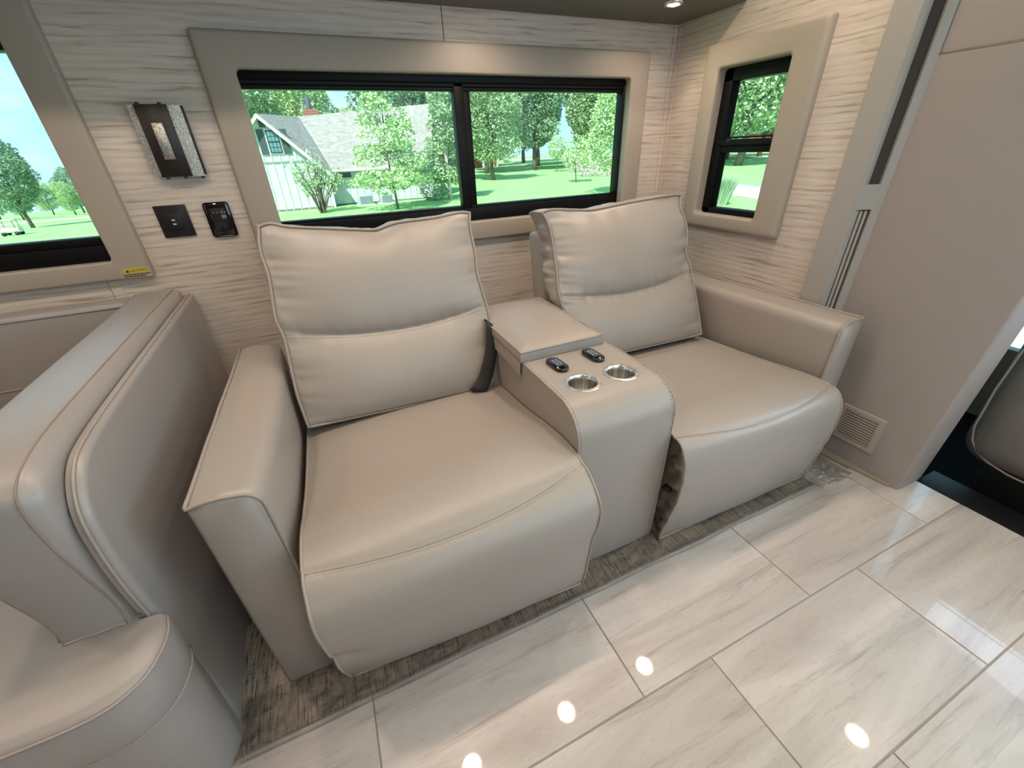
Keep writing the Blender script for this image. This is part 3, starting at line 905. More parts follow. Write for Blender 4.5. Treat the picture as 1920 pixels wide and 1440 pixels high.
def seat(x0, x1, prof0, prof1, seam_i, crown=0.016, gusset_l=False, gusset_r=False, label=None):
    """cushion swept across x between the profiles prof0 (at x0) and prof1 (at x1), lists of (y, z)"""
    n = 9
    P0 = catmull([Vector((0, y, z)) for y, z in prof0], n); P1 = catmull([Vector((0, y, z)) for y, z in prof1], n)
    NV = len(P0) - 1
    si = seam_i * n
    s = seg_len(P0)
    NU = 48
    BOW = next(k for k in range(1, 60) if s[si + k] - s[si] > 0.042) - 0.5
    def sfi(u): return si + BOW * (1 - (2 * u - 1) ** 2)
    def s_of(q): k_ = int(q); return s[k_] + (s[k_ + 1] - s[k_]) * (q - k_)
    def nrm(P, i):
        t = P[min(i + 1, NV)] - P[max(i - 1, 0)]
        v = Vector((0, -t.z, t.y)); v.normalize()
        return -v if False else v
    def f(u, v):
        fi = min(max(v * NV, 0), NV); i0 = min(int(fi), NV - 1); fr_ = fi - i0; i = fi
        p = P0[i0].lerp(P1[i0], u).lerp(P0[i0 + 1].lerp(P1[i0 + 1], u), fr_)
        nv = nrm(P0, i0).lerp(nrm(P0, i0 + 1), fr_)
        sv_ = s[i0] + (s[i0 + 1] - s[i0]) * fr_
        # outward: away from the body centre
        cen = Vector((0, 0.95, 0.2))
        if nv.dot(p - cen) < 0: nv = -nv
        e = 1 - abs(2 * u - 1) ** 5
        dome = (1 - (2 * u - 1) ** 2)
        endf = smooth01(i / (n * 0.8)) * smooth01((NV - i) / (n * 0.6))
        x = x0 + (x1 - x0) * u
        d = crown * (0.45 * e + 0.75 * dome) * endf
        d -= 0.0035 * math.exp(-((sv_ - s_of(sfi(u))) / 0.007) ** 2)
        d += 0.0022 * nz(x * 6, p.y * 6, p.z * 6) * endf
        # gathered pleats near the piping in the lower front
        edge = math.exp(-min(u, 1 - u) * (x1 - x0) / 0.035)
        if i > si: d += 0.0028 * edge * nz(0, p.y * 30, p.z * 34 + (5 if u > .5 else 0))
        ld = (x0 < 0) * (-0.010) * math.exp(-(u * (x1 - x0) / 0.05) ** 2) * math.exp(-((p.z - 0.215) / 0.022) ** 2) if i > si else 0
        d += ld
        return (x, p.y + nv.y * d, p.z + nv.z * d)
    mb = MB()
    vs = mb.grid(f, NU, NV)
    back = [mb.bm.verts.new((v.co.x, prof0[0][0], 0.16)) for v in vs[0]]
    for i in range(NU): mb.bm.faces.new((vs[0][i], vs[0][i + 1], back[i + 1], back[i]))
    bot = [mb.bm.verts.new((v.co.x, v.co.y + 0.10, v.co.z + 0.012)) for v in vs[-1]]
    for i in range(NU): mb.bm.faces.new((vs[-1][i], vs[-1][i + 1], bot[i + 1], bot[i]))
    so = mb.build('seat', LEA, sofa)
    # piping
    for u in (0.0, 1.0):
        pts = [Vector(f(u, i / NV)) for i in range(0, NV + 1)]
        sg = -1 if u == 0 else 1
        pts = [p + Vector((sg * 0.003, 0.0015 * nz(9, p.y * 20, p.z * 20), 0.0015 * nz(3, p.y * 18, p.z * 18))) for p in pts]
        MB().tube(pts, 0.0036, 8).build('piping', LEA_W, so)
    pts = [Vector(f(i / 40, 1.0)) + Vector((0, 0, -0.002)) for i in range(41)]
    MB().tube(pts, 0.0035, 6).build('piping', LEA_W, so)
    # seam line + stitches
    sv = si / NV
    pts = [Vector(f(i / 60, sfi(i / 60) / NV)) + Vector((0, -0.0005, 0.0)) for i in range(61)]
    MB().tube(pts, 0.0012, 5).build('seam', SEAM_THREAD, so)
    mb = MB()
    ns = int((x1 - x0) / 0.0085)
    for k in range(ns):
        u = (k + 0.5) / ns
        a = Vector(f(u - 0.0035, (sfi(u - 0.0035) + 0.8) / NV)); b = Vector(f(u + 0.0035, (sfi(u + 0.0035) + 0.8) / NV))
        off = Vector((0, -0.0008, 0.0004))
        mb.tube([a + off, b + off], 0.0006, 4)
    o = mb.build('stitching', STITCH, so); o['kind'] = 'stuff'
    # side gussets (wrinkled) closing the ends
    for u, sg in ((0.0, 1), (1.0, -1)):
        xe = x0 if u == 0 else x1
        def g(a, v, xe=xe, sg=sg, u=u):
            i = round(v * NV)
            p = Vector(f(u, i / NV))
            c = Vector((xe, 1.0, 0.20))
            q = Vector((xe, p.y, p.z)).lerp(Vector((xe, max(p.y, 0.76), min(p.z, 0.36) if p.z > .2 else p.z)), a)
            w = 0.018 * math.sin(math.pi * a) * nz(0, q.y * 14, q.z * 34 + a * 3) + 0.008 * math.sin(math.pi * a) * nz(2, q.y * 40, q.z * 60)
            return (xe + sg * (0.002 + 0.030 * smooth01(a * 1.5) + w), q.y, q.z)
        mb = MB()
        mb.grid(lambda a, v: g(a, v), 12, NV)
        mb.build('side_gusset', LEA, so)
        mb = MB()
        yb = prof0[0][0]
        mb.box(min(xe + sg * 0.030, xe + sg * 0.05), max(xe + sg * 0.030, xe + sg * 0.05), 0.74, yb, 0.05, 0.37)
        mb.build('side_panel', LEA, so, smooth=False)
    return so, f

profL0 = [(1.36, .385), (1.18, .400), (1.0, .414), (.85, .440), (.75, .462), (.655, .455), (.606, .420), (.584, .375), (.590, .315), (.602, .25), (.622, .17), (.648, .09), (.676, .020)]
profL1 = [(1.36, .405), (1.18, .425), (1.0, .448), (.85, .476), (.75, .486), (.665, .478), (.606, .440), (.580, .390), (.590, .320), (.602, .260), (.612, .18), (.622, .10), (.632, .045)]
seat(-0.190, 0.465, profL0, profL1, 5, crown=0.013)
profR0 = [(1.36, .375), (1.18, .388), (1.0, .400), (.85, .420), (.76, .434), (.690, .430), (.652, .405), (.634, .350), (.632, .28), (.640, .20), (.655, .12), (.668, .06), (.676, .012)]
profR1 = [(1.36, .372), (1.18, .384), (1.0, .396), (.85, .410), (.76, .418), (.690, .417), (.652, .398), (.632, .350), (.630, .28), (.638, .20), (.648, .12), (.658, .06), (.664, .018)]
seat(0.803, 1.500, profR0, profR1, 5, crown=0.013)

# dark gap + lower body under the seats
for (a, c) in ((-0.15, 0.43), (0.84, 1.47)):
    MB().box(a, c, 0.80, 1.60, 0.03, 0.345, 0.01, 1).build('base_frame', DARKW, sofa)
MB().box(0.797, 0.812, 0.672, 0.70, 0.225, 0.240, 0.002, 1).build('hinge_bracket', BLACKP, sofa)

# arms ------------------------------------------------------------------
def arm(xo, xi, front, back, top, side):
    """xo = outer x, xi = inner x; rounded inner top edge, piped outer top and front edges"""
    sg = 1 if xi > xo else -1
    r = 0.042
    w = abs(xi - xo)
    # section in (a, z): a measured from the outer face inwards
    sec = [(0, 0.0055), (0, 0.2), (0, 0.4), (0, top - 0.06), (0, top - 0.015), (0.0, top), (w * 0.25, top + 0.004), (w * 0.5, top + 0.003)]
    for k in range(0, 7):
        q = math.radians(90 - 15 * k)
        sec.append((w - r + r * math.cos(q), top - r + r * math.sin(q)))
    sec += [(w + 0.004, top * 0.72), (w + 0.005, top * 0.5), (w + 0.001, 0.2), (w, 0.0055)]
    n = len(sec)
    NY = 40
    mb = MB()
    rows = []
    for j in range(NY + 1):
        v = j / NY
        y = front + (back - front) * v
        row = []
        for k, (a, z) in enumerate(sec):
            bulge = math.sin(math.pi * v) ** 0.6
            aa = a; zz = z
            if z > 0.3 and a > w * 0.5: aa += 0.020 * bulge * smooth01((z - 0.3) / 0.2)
            if z > top - 0.02: zz += 0.006 * bulge * (a / w) - 0.010 * smooth01(v)
            x = xo + sg * aa
            x += 0.0015 * nz(y * 7, z * 9, xo * 3)
            # slightly pinched corner at the front
            row.append(mb.bm.verts.new((x, y, zz)))
        rows.append(row)
    for A_, B_ in zip(rows, rows[1:]):
        for k in range(n - 1): mb.bm.faces.new((A_[k], A_[k + 1], B_[k + 1], B_[k]))
    # front face slightly bulged
    c = [v.co.copy() for v in rows[0]]
    ring = rows[0]
    cen = Vector((xo + sg * w / 2, front, 0))
    inner = [mb.bm.verts.new((cen.x + (p.x - cen.x) * 0.86, front - 0.007, min(p.z, top - 0.010) if p.z > 0.1 else p.z)) for p in c]
    for k in range(n - 1): mb.bm.faces.new((ring[k], ring[k + 1], inner[k + 1], inner[k]))
    mb.bm.faces.new(inner)
    mb.bm.faces.new(rows[-1])
    top_edge = [rows[j][5].co.copy() for j in range(NY + 1)]
    o = mb.build('armrest', LEA, sofa, autosmooth=60)
    # piping: front outline from outer top to inner bottom, and the outer top edge
    pts = [p + Vector((0, -0.002, 0.001)) for p in c[5:]]
    pts = [pts[0] + (pts[1] - pts[0]) * 0] + pts
    MB().tube(catmull(pts, 3), 0.0039, 8).build('piping', LEA_W, o)
    pts = [Vector((p.x - sg * 0.002, p.y, p.z + 0.002 + 0.002 * nz(p.y * 9, 1, xo))) for p in top_edge]
    MB().tube(pts, 0.0039, 8).build('piping', LEA_W, o)
    return o
arm(-0.345, -0.226, 0.745, 1.56, 0.622, 'l')
arm(1.665, 1.552, 0.748, 1.60, 0.612, 'r')

# back frames ------------------------------------------------------------
for (a, c) in ((-0.17, 0.46), (0.795, 1.47)):
    def lean(p):
        return Vector((p.x, p.y + 0.14 * (p.z - 0.30), p.z))
    o = MB().box(a, c, 1.44, 1.56, 0.05, 0.872, 0.018, 3, fn=lean).build('back_frame', LEA, sofa)
    pts = [lean(Vector((x, 1.442, z))) for (x, z) in ((a + .003, .45), (a + .003, .86), (c - .003, .86), (c - .003, .45))]

# back cushions ----------------------------------------------------------
def plane_y(z): return 1.24 + 0.421 * (z - 0.43)
def back_cushion(left, right, topedge, botedge, seam_z, top_bulge, low_bulge, depth, seedv, fold):
    """left / right: lists of (x, z) from bottom to top; topedge: list of (u, dz) offsets of the top edge"""
    Lp = catmull([Vector((x, 0, z)) for x, z in left], 10); Rp = catmull([Vector((x, 0, z)) for x, z in right], 10)
    def samp(P, t):
        s = seg_len(P); tgt = t * s[-1]
        for k in range(len(s) - 1):
            if s[k + 1] >= tgt:
                q = (tgt - s[k]) / max(1e-9, s[k + 1] - s[k]); return P[k].lerp(P[k + 1], q)
        return P[-1].copy()
    tl, tr = samp(Lp, 1), samp(Rp, 1)
    # fraction along the height where the seam sits
    hz = tl.z - left[0][1]
    vs = (seam_z - left[0][1]) / hz
    te = catmull([Vector((u, dz, 0)) for u, dz in topedge], 8)
    def tdz(u):
        for a, b in zip(te, te[1:]):
            if a.x <= u <= b.x: return a.y + (b.y - a.y) * (u - a.x) / max(1e-9, b.x - a.x)
        return 0
    NU, NV = 96, 96
    def front(u, v):
        l, r = samp(Lp, v), samp(Rp, v)
        p = l.lerp(r, u)
        z = p.z + tdz(u) * smooth01((v - 0.72) / 0.28)
        z -= 0.030 * math.sin(math.pi * u) * math.exp(-((v - vs) / 0.14) ** 2)     # seam sags in the middle
        y = plane_y(z)
        if v > vs:
            t = (v - vs) / (1 - vs); b = top_bulge * (math.sin(math.pi * min(1, t ** 0.92)) ** 0.62)
        else:
            t = v / vs; b = low_bulge * (math.sin(math.pi * t) ** 0.55)
        eu = (1 - abs(2 * u - 1) ** 3.2)
        bb = b * eu ** 0.8
        # radial folds running in from the piped edges
        e = math.exp(-min(u, 1 - u) * 9.0); et = math.exp(-(1 - v) * 11.0) if v > vs else 0
        w = fold * (e * nz(seedv, v * 15, 0.3) * 1.0 + 1.3 * et * nz(u * 10, seedv, v * 1.5))
        w += 0.45 * fold * e * nz(seedv + 4, v * 34, u * 4)
        es = math.exp(-abs(v - vs) * 20)
        w += fold * 0.6 * es * nz(u * 22, seedv + 2, 0)
        lim = min(1, min(u, 1 - u) / 0.02, (1 - v) / 0.02, v / 0.02)
        w += 0.0035 * nz(u * 4, v * 4, seedv)
        return Vector((p.x, y - bb - w * max(0, lim), z))
    mb = MB()
    mb.grid(lambda u, v: front(u, v), NU, NV)
    # gusset around: extrude outline backwards with ripples
    out = [(u / NU, 0.0) for u in range(NU)] + [(1.0, v / NV) for v in range(NV)] + [(1 - u / NU, 1.0) for u in range(NU)] + [(0.0, 1 - v / NV) for v in range(NV)]
    ring = [front(u, v) for u, v in out]
    cx = (left[0][0] + right[0][0]) / 2; cz = left[0][1] + hz * 0.5
    def gus(i, t):
        p = ring[i % len(ring)]
        d = Vector((p.x - cx, 0, p.z - cz)); d.normalize()
        k = i % len(ring)
        tp = 0.25 if NU + NV <= k <= 2 * NU + NV else 1.0
        rip = tp * fold * (1.3 * math.sin(math.pi * t) * nz(k * 0.13, seedv, t * 2) + 0.8 * math.sin(math.pi * t) * nz(k * 0.30, seedv + 3, t))
        return p + Vector((0, depth * t, -depth * 0.05 * t)) + d * ((0.022 if tp == 1.0 else 0.012) * math.sin(math.pi * t) + rip - 0.018 * t)
    NG = 10
    g = [[mb.bm.verts.new(gus(i, t / NG)) for i in range(len(ring))] for t in range(NG + 1)]
    for A_, B_ in zip(g, g[1:]):
        for i in range(len(ring)):
            j = (i + 1) % len(ring)
            mb.bm.faces.new((A_[i], A_[j], B_[j], B_[i]))
    mb.bm.faces.new(g[-1])
    bmesh.ops.remove_doubles(mb.bm, verts=mb.bm.verts, dist=0.0002)
    o = mb.build('back_cushion', LEA, sofa)
    # piping all around
    pts = []
    for i in range(0, len(ring), 2):
        p = ring[i]; d = Vector((p.x - cx, 0, p.z - cz)).normalized()
        pts.append(p + d * 0.0035 + Vector((0, -0.001, 0)))
    MB().tube(pts, 0.0045, 8, closed=True).build('piping', LEA_W, o)
    pts = [front(i / 90, vs) + Vector((0, -0.0008, 0)) for i in range(91)]
    MB().tube(pts, 0.0013, 5).build('seam', SEAM_THREAD, o)
    mb = MB()
    ns = int((right[0][0] - left[0][0]) / 0.0085)
    for k in range(1, ns - 1):
        u = k / ns
        a = front(u - 0.0035, vs - 0.012) + Vector((0, -0.0012, 0)); b = front(u + 0.0035, vs - 0.012) + Vector((0, -0.0012, 0))
        mb.tube([a, b], 0.0007, 4)
    s_ = mb.build('stitching', STITCH, o); s_['kind'] = 'stuff'
    return o

back_cushion([(-.178, .436), (-.184, .53), (-.180, .61), (-.176, .70), (-.184, .75), (-.178, .81), (-.172, .87), (-.175, .94), (-.163, 1.002)],
             [(.478, .416), (.480, .50), (.472, .57), (.482, .657), (.477, .72), (.470, .80), (.478, .86), (.478, .94), (.488, .985)],
             [(0, 0.0), (0.05, .006), (0.12, -.006), (0.28, -.018), (0.42, -.028), (0.50, -.032), (0.55, -.024), (0.62, -.015), (0.8, -.008), (0.94, .003), (1, 0)],
             None, 0.705, 0.050, 0.050, 0.14, 1.7, 0.010)
back_cushion([(.800, .430), (.798, .52), (.800, .592), (.787, .675), (.793, .759), (.797, .83), (.797, .89), (.790, .93), (.775, .965)],
             [(1.462, .418), (1.458, .54), (1.450, .654), (1.446, .70), (1.428, .76), (1.446, .80), (1.453, .865), (1.432, .925), (1.445, .975)],
             [(0, 0.0), (0.07, .004), (0.2, -.006), (0.32, -.014), (0.45, -.010), (0.6, -.004), (0.75, 0.0), (0.93, .004), (1, 0)],
             None, 0.672, 0.052, 0.048, 0.15, 6.3, 0.013)

# seat belt loop beside the left cushion
bl = catmull([(0.486, 1.350, 0.600), (0.478, 1.318, 0.650), (0.474, 1.285, 0.645), (0.462, 1.265, 0.605), (0.449, 1.247, 0.565), (0.428, 1.228, 0.525), (0.405, 1.214, 0.485), (0.372, 1.198, 0.446), (0.372, 1.26, 0.425)], 6)
br = catmull([(0.500, 1.335, 0.590), (0.500, 1.305, 0.630), (0.499, 1.272, 0.628), (0.494, 1.255, 0.588), (0.488, 1.240, 0.550), (0.472, 1.222, 0.512), (0.454, 1.208, 0.476), (0.420, 1.190, 0.432), (0.420, 1.25, 0.420)], 6)
mb = MB()
L0 = []
for p, q in zip(bl, br):
    c = [p.lerp(q, k / 6) + Vector((-0.016, -0.004 * math.sin(math.pi * k / 6), 0)) for k in range(7)]
    L0.append([mb.bm.verts.new(v) for v in c] + [mb.bm.verts.new(v + Vector((0, 0.0018, 0))) for v in reversed(c)])
for P, Q in zip(L0, L0[1:]):
    for k in range(14): mb.bm.faces.new((P[k], P[(k + 1) % 14], Q[(k + 1) % 14], Q[k]))
tag(mb.build('seat_belt', BELT, sofa), 'black webbing belt')

# console ------------------------------------------------------------------
con = empty('console', (0.635, 0.9, 0)); setparent(con, sofa); con.location = Vector((0.635, 0.9, 0)) - sofa.location
cx0, cx1 = 0.474, 0.790
cups = [(0.5690, 0.838), (0.6985, 0.838)]
CR = 0.043
# top sheet with two round holes + rounded nose + front, as a profile sweep cut with boolean-free construction
NZ_ = 14
def con_prof():
    pts = [(1.55, 0.598), (1.03, 0.600), (0.90, 0.600), (0.80, 0.600)]
    c = (0.795, 0.505); r = 0.095
    for k in range(1, 10):
        q = math.radians(90 + 10 * k)
        pts.append((c[0] + r * math.cos(q), c[1] + r * math.sin(q)))
    pts += [(0.701, 0.40), (0.703, 0.25), (0.706, 0.10), (0.708, 0.012)]
    return pts
cp = con_prof()
mb = MB()
# flat top with holes via grid fill: build outline + holes using bmesh triangle_fill
def plate_with_holes(x0, x1, y0, y1, z, holes, r, n=40):
    t = bmesh.new()
    ed = []
    o = [t.verts.new((x, y, z)) for x, y in ((x0, y0), (x1, y0), (x1, y1), (x0, y1))]
    for a in range(4): ed.append(t.edges.new((o[a], o[(a + 1) % 4])))
    for (hx, hy) in holes:
        h = [t.verts.new((hx + r * math.cos(2 * math.pi * k / n), hy + r * math.sin(2 * math.pi * k / n), z)) for k in range(n)]
        for a in range(n): ed.append(t.edges.new((h[a], h[(a + 1) % n])))
    bmesh.ops.triangle_fill(t, use_beauty=True, use_dissolve=False, edges=ed)
    return t
mb.merge(plate_with_holes(cx0, cx1, 0.80, 1.55, 0.600, cups, CR))
rows = []
for (y, z) in cp[3:]:
    rows.append([mb.bm.verts.new((cx0 + (cx1 - cx0) * k / 12, y - 0.004 * math.sin(math.pi * k / 12) * (1 if z < .55 else 0), z)) for k in range(13)])
for A_, B_ in zip(rows, rows[1:]):
    for k in range(12): mb.bm.faces.new((A_[k], A_[k + 1], B_[k + 1], B_[k]))
for x in (cx0, cx1):
    mb.poly([(x, y, z) for (y, z) in [(1.55, 0.600)] + cp[3:] + [(1.55, 0.012)]])
mb.poly([(cx0, 1.55, 0.6), (cx1, 1.55, 0.6), (cx1, 1.55, 0.012), (cx0, 1.55, 0.012)])
cb_ = mb.build('console_body', LEA, con, autosmooth=35)
for x, sg in ((cx0, -1), (cx1, 1)):
    pts = [Vector((x, y, z)) for (y, z) in cp[1:]]
    MB().tube(catmull(pts, 3), 0.0022, 6).build('edge_seam', LEA_W, con)
    mb = MB()
    dp = catmull(pts, 12); s = 0
    last = dp[0]; acc = 0; on = True; st = dp[0]
    for p in dp[1:]:
        acc += (p - last).length; last = p
        if acc > 0.0048:
            off = Vector((-sg * 0.008, -0.0006 if p.z < .59 else 0, 0.0007 if p.z > .55 else 0))
            if on: mb.tube([st + off, p + off], 0.0008, 4)
            on = not on; st = p; acc = 0
    o = mb.build('stitching', STITCH, con); o['kind'] = 'stuff'
for (hx, hy) in cups:
    ch = MB().lathe([(0.0, -0.072), (0.034, -0.072), (0.0375, -0.068), (0.0385, -0.01), (0.040, -0.001), (0.0425, 0.0022), (0.0500, 0.0018), (0.0515, 0.0), (0.0515, -0.001)], (hx, hy, 0.6005), 64)
    ch.build('cup_holder', CUPM, con, autosmooth=40)
# lid of the storage box
def lidf(p):
    x, y, z = p
    cxm, cym = 0.610, 1.26
    if z > 0.61:
        z += 0.010 * max(0, 1 - ((x - cxm) / 0.15) ** 2) * max(0, 1 - ((y - cym) / 0.26) ** 2)
    z -= 0.010 * smooth01((1.15 - y) / 0.2) * 0
    return Vector((x, y, z))
mb = MB()
t = bmesh.new(); bmesh.ops.create_grid(t, x_segments=24, y_segments=36, size=0.5)
LX0, LX1, LY0, LY1, LZ = 0.470, 0.768, 1.030, 1.480, 0.632
top = {}
for v in t.verts:
    u, w = v.co.x + 0.5, v.co.y + 0.5
    x, y = LX0 + (LX1 - LX0) * u, LY0 + (LY1 - LY0) * w
    e = min(u * (LX1 - LX0), (1 - u) * (LX1 - LX0), w * (LY1 - LY0), (1 - w) * (LY1 - LY0))
    z = LZ + 0.015 * (1 - math.exp(-e / 0.030)) + 0.006 * math.sin(math.pi * u) * math.sin(math.pi * w) + 0.002 * nz(x * 12, y * 12, 0)
    v.co = Vector((x, y, z))
mb.merge(t)
corners = [(LX0, LY0), (LX1, LY0), (LX1, LY1), (LX0, LY1)]
rings = []
def lring(dx, z, flare):
    pts = []
    for a in range(4):
        (xa, ya), (xb, yb) = corners[a], corners[(a + 1) % 4]
        for k in range(16):
            q = k / 16
            x, y = xa + (xb - xa) * q, ya + (yb - ya) * q
            zz = z + (0.004 * nz(x * 9, y * 9, z * 20) if z < LZ - .01 else 0)
            cx_, cy_ = (LX0 + LX1) / 2, (LY0 + LY1) / 2
            pts.append((x + math.copysign(dx, x - cx_) * (1 if abs(abs(x - cx_) - (LX1 - LX0) / 2) < 1e-6 else 0), y + math.copysign(dx, y - cy_) * (1 if abs(abs(y - cy_) - (LY1 - LY0) / 2) < 1e-6 else 0), zz))
    return pts
for (dx, z) in ((0, LZ), (0.003, LZ - 0.010), (0.004, LZ - 0.022), (0.001, LZ - 0.033)):
    rings.append([mb.bm.verts.new(p) for p in lring(dx, z, 0)])
for A_, B_ in zip(rings, rings[1:]):
    for k in range(64): mb.bm.faces.new((A_[k], A_[(k + 1) % 64], B_[(k + 1) % 64], B_[k]))
lid = mb.build('lid', LEA, con, autosmooth=50)
# hanging side flap of the lid on the left of the console
mb = MB()
mb.grid(lambda u, v: (0.4720 - 0.006 * v + 0.002 * nz(u * 9, v * 5, 2), LY0 + 0.004 + (LY1 - LY0 - 0.01) * u, LZ - 0.004 - v * (0.075 - 0.02 * u) + 0.003 * nz(u * 7, v, 5)), 40, 8)
mb.build('lid_flap', LEA, con)
pts = []
for a in range(4):
    (xa, ya), (xb, yb) = corners[a], corners[(a + 1) % 4]
    for k in range(20): pts.append((xa + (xb - xa) * k / 20, ya + (yb - ya) * k / 20, LZ + 0.001 + 0.0015 * nz(k, a, 3)))
MB().tube(pts, 0.0035, 8, closed=True).build('lid_piping', LEA_W, con)

def remote(x, y, ang):
    c = math.cos(ang); s = math.sin(ang)
    def sup(r, hw, hl, z, n=40):
        pts = []
        for k in range(n):
            q = 2 * math.pi * k / n
            # stadium
            a, b = math.cos(q), math.sin(q)
            px = hw * a; py = (hl - hw) * (1 if b > 0 else -1) + hw * b if abs(b) > 1e-6 else 0
            pts.append((x + (px * c - py * s) * r, y + (px * s + py * c) * r, z))
        return pts
    mb = MB()
    L = [sup(1, 0.0205, 0.045, 0.6006), sup(1, 0.0215, 0.046, 0.606), sup(0.97, 0.0215, 0.046, 0.611), sup(0.90, 0.0215, 0.046, 0.6125)]
    vs = [[mb.bm.verts.new(p) for p in l] for l in L]
    for A_, B_ in zip(vs, vs[1:]):
        for k in range(40): mb.bm.faces.new((A_[k], A_[(k + 1) % 40], B_[(k + 1) % 40], B_[k]))
    mb.bm.faces.new(vs[-1])
    o = mb.build('control_panel', GLOSSB, con, autosmooth=50)
    def loc(px, py): return (x + px * c - py * s, y + px * s + py * c)
    mb = MB()
    q = [loc(a, b) for a, b in ((-0.0125, -0.024), (0.0125, -0.024), (0.0125, 0.024), (-0.0125, 0.024))]
    mb.prism([(a, b, 0.6122) for a, b in q], (0, 0, 0.0008)); mb.build('keypad', simple('keypad_blue_grey', srgb(58, 66, 82), 0.3), con, smooth=False)
    mb = MB()
    for (a, b, w, h) in ((-0.006, 0.016, 0.0035, 0.0035), (0.006, 0.016, 0.0035, 0.0035), (-0.006, 0.004, 0.0035, 0.003), (0.006, 0.004, 0.0035, 0.003), (-0.006, -0.009, 0.0035, 0.0035), (0.006, -0.009, 0.0035, 0.0035)):
        for dx, dy, ww, hh in ((0, 0, w, 0.0006), (0, 0.0022, w * 0.7, 0.0006), (0, -0.0022, w * 0.7, 0.0006), (w * .8, 0, .0006, h)):
            q = [loc(a + dx + i_ * ww, b + dy + j_ * hh) for i_, j_ in ((-1, -1), (1, -1), (1, 1), (-1, 1))]
            mb.prism([(p, r_, 0.6130) for p, r_ in q], (0, 0, 0.0003))
    k_ = mb.build('key_symbols', simple('key_white', srgb(190, 200, 220), 0.4), con, smooth=False); k_['kind'] = 'stuff'
remote(0.556, 0.958, 0.06)
remote(0.686, 0.962, 0.06)

# ================================================================== DINETTE BOOTH (left)
booth = tag(empty('dinette_booth', (-0.8, 1.2, 0)), 'taupe leather dinette booth with thick bolster back left of the sofa', 'booth')
def shear(x, y, z): return (x - 0.041 * (y - 0.70), y, z)
def yz_panel(xa, xb, outline, name, mat, parent, r_edge, piping_r=0.0, seg=4, bulge=0.0, pipe_x=None):
    """thick panel: outline in (y, z), extruded from xa to xb (xb is the visible +x side) with a rounded visible edge"""
    n = len(outline)
    cy = sum(p[0] for p in outline) / n; cz = sum(p[1] for p in outline) / n
    mb = MB()
    def inset(d):
        # offset inwards along polygon normals
        pts = []
        for i in range(n):
            a, b, c = Vector(outline[i - 1]), Vector(outline[i]), Vector(outline[(i + 1) % n])
            t = (c - a).normalized(); nn = Vector((-t.y, t.x))
            if nn.dot(Vector((cy, cz)) - b) < 0: nn = -nn
            pts.append(b + nn * d)
        return pts
    L = [[(xa, p[0], p[1]) for p in outline]]
    for k in range(seg + 1):
        q = math.pi / 2 * k / seg
        ins = inset(r_edge * (1 - math.cos(q)))
        x = xb - r_edge + r_edge * math.sin(q)
        L.append([(x, p.x, p.y) for p in ins])
    vs = [[mb.bm.verts.new(shear(*p)) for p in l] for l in L]
    for A_, B_ in zip(vs, vs[1:]):
        for i in range(n): mb.bm.faces.new((A_[i], A_[(i + 1) % n], B_[(i + 1) % n], B_[i]))
    mb.bm.faces.new(vs[0]); mb.bm.faces.new(vs[-1])
    o = mb.build(name, mat, parent, autosmooth=50)
    if piping_r:
        pts = [shear(xb - r_edge * 0.6 if pipe_x is None else pipe_x, p[0], p[1]) for p in outline]
        MB().tube(pts, piping_r, 6, closed=True).build('piping', LEA_W, o)
    return o
# outer back board (faces the sofa)
ol = catmull([Vector(p) for p in ((1.885, 0.745), (1.5, 0.752), (1.1, 0.758), (0.86, 0.758), (0.775, 0.742), (0.722, 0.690), (0.703, 0.61), (0.698, 0.52), (0.702, 0.42), (0.703, 0.25), (0.704, 0.0055))], 5)
ol = [(p.x, p.y) for p in ol] + [(1.885, 0.0055)]
yz_panel(-0.471, -0.447, ol, 'back_board', LEA_B, booth, 0.012, 0.0)
pts = [shear(-0.460, p[0] - 0.002, p[1] + 0.001) for p in ol[:-1]]
MB().tube(pts, 0.0028, 6).build('piping', LEA_W, booth)
# thick bolster
ol = catmull([Vector(p) for p in ((1.88, 0.770), (1.5, 0.778), (1.1, 0.785), (0.87, 0.787), (0.775, 0.780), (0.725, 0.765), (0.702, 0.735), (0.697, 0.66), (0.700, 0.58), (0.703, 0.50), (0.698, 0.450), (0.696, 0.425))], 5)
ol2 = [(p.x, p.y) for p in ol] + [(1.30, 0.425), (1.88, 0.425)]
n = len(ol2)
mb = MB()
xsA = [(-0.622, 0.012), (-0.618, 0.003), (-0.610, 0.0), (-0.57, -0.003), (-0.52, -0.002), (-0.503, 0.0), (-0.499, 0.001), (-0.490, 0.006), (-0.482, 0.013), (-0.477, 0.022), (-0.475, 0.032)]
def ins_pt(i, d):
    a, b, c = Vector(ol2[i - 1]), Vector(ol2[i]), Vector(ol2[(i + 1) % n])
    t = (c - a).normalized(); nn = Vector((-t.y, t.x))
    if nn.dot(Vector((1.3, 0.6)) - b) < 0: nn = -nn
    if i >= len(ol): return b
    return b + nn * d
tap = lambda x, z: x + (0.032 if x < -0.55 else 0.014 if x < -0.496 else 0.006) * smooth01((0.72 - z) / 0.28)
vs = [[mb.bm.verts.new(shear(tap(x, ins_pt(i, d)[1]), *(ins_pt(i, d)))) for i in range(n)] for (x, d) in xsA]
for A_, B_ in zip(vs, vs[1:]):
    for i in range(n): mb.bm.faces.new((A_[i], A_[(i + 1) % n], B_[(i + 1) % n], B_[i]))
mb.bm.faces.new(vs[0]); mb.bm.faces.new(vs[-1])
bol = mb.build('bolster', LEA_B, booth, autosmooth=60)
pts = [shear(tap(-0.5025, p[1]), p[0] - 0.0005, p[1] + 0.0005) for p in ol2[:len(ol)]]
pts = [(x, y + 0.0, z + 0.0012 * nz(y * 8, z * 8, 1)) for x, y, z in pts]
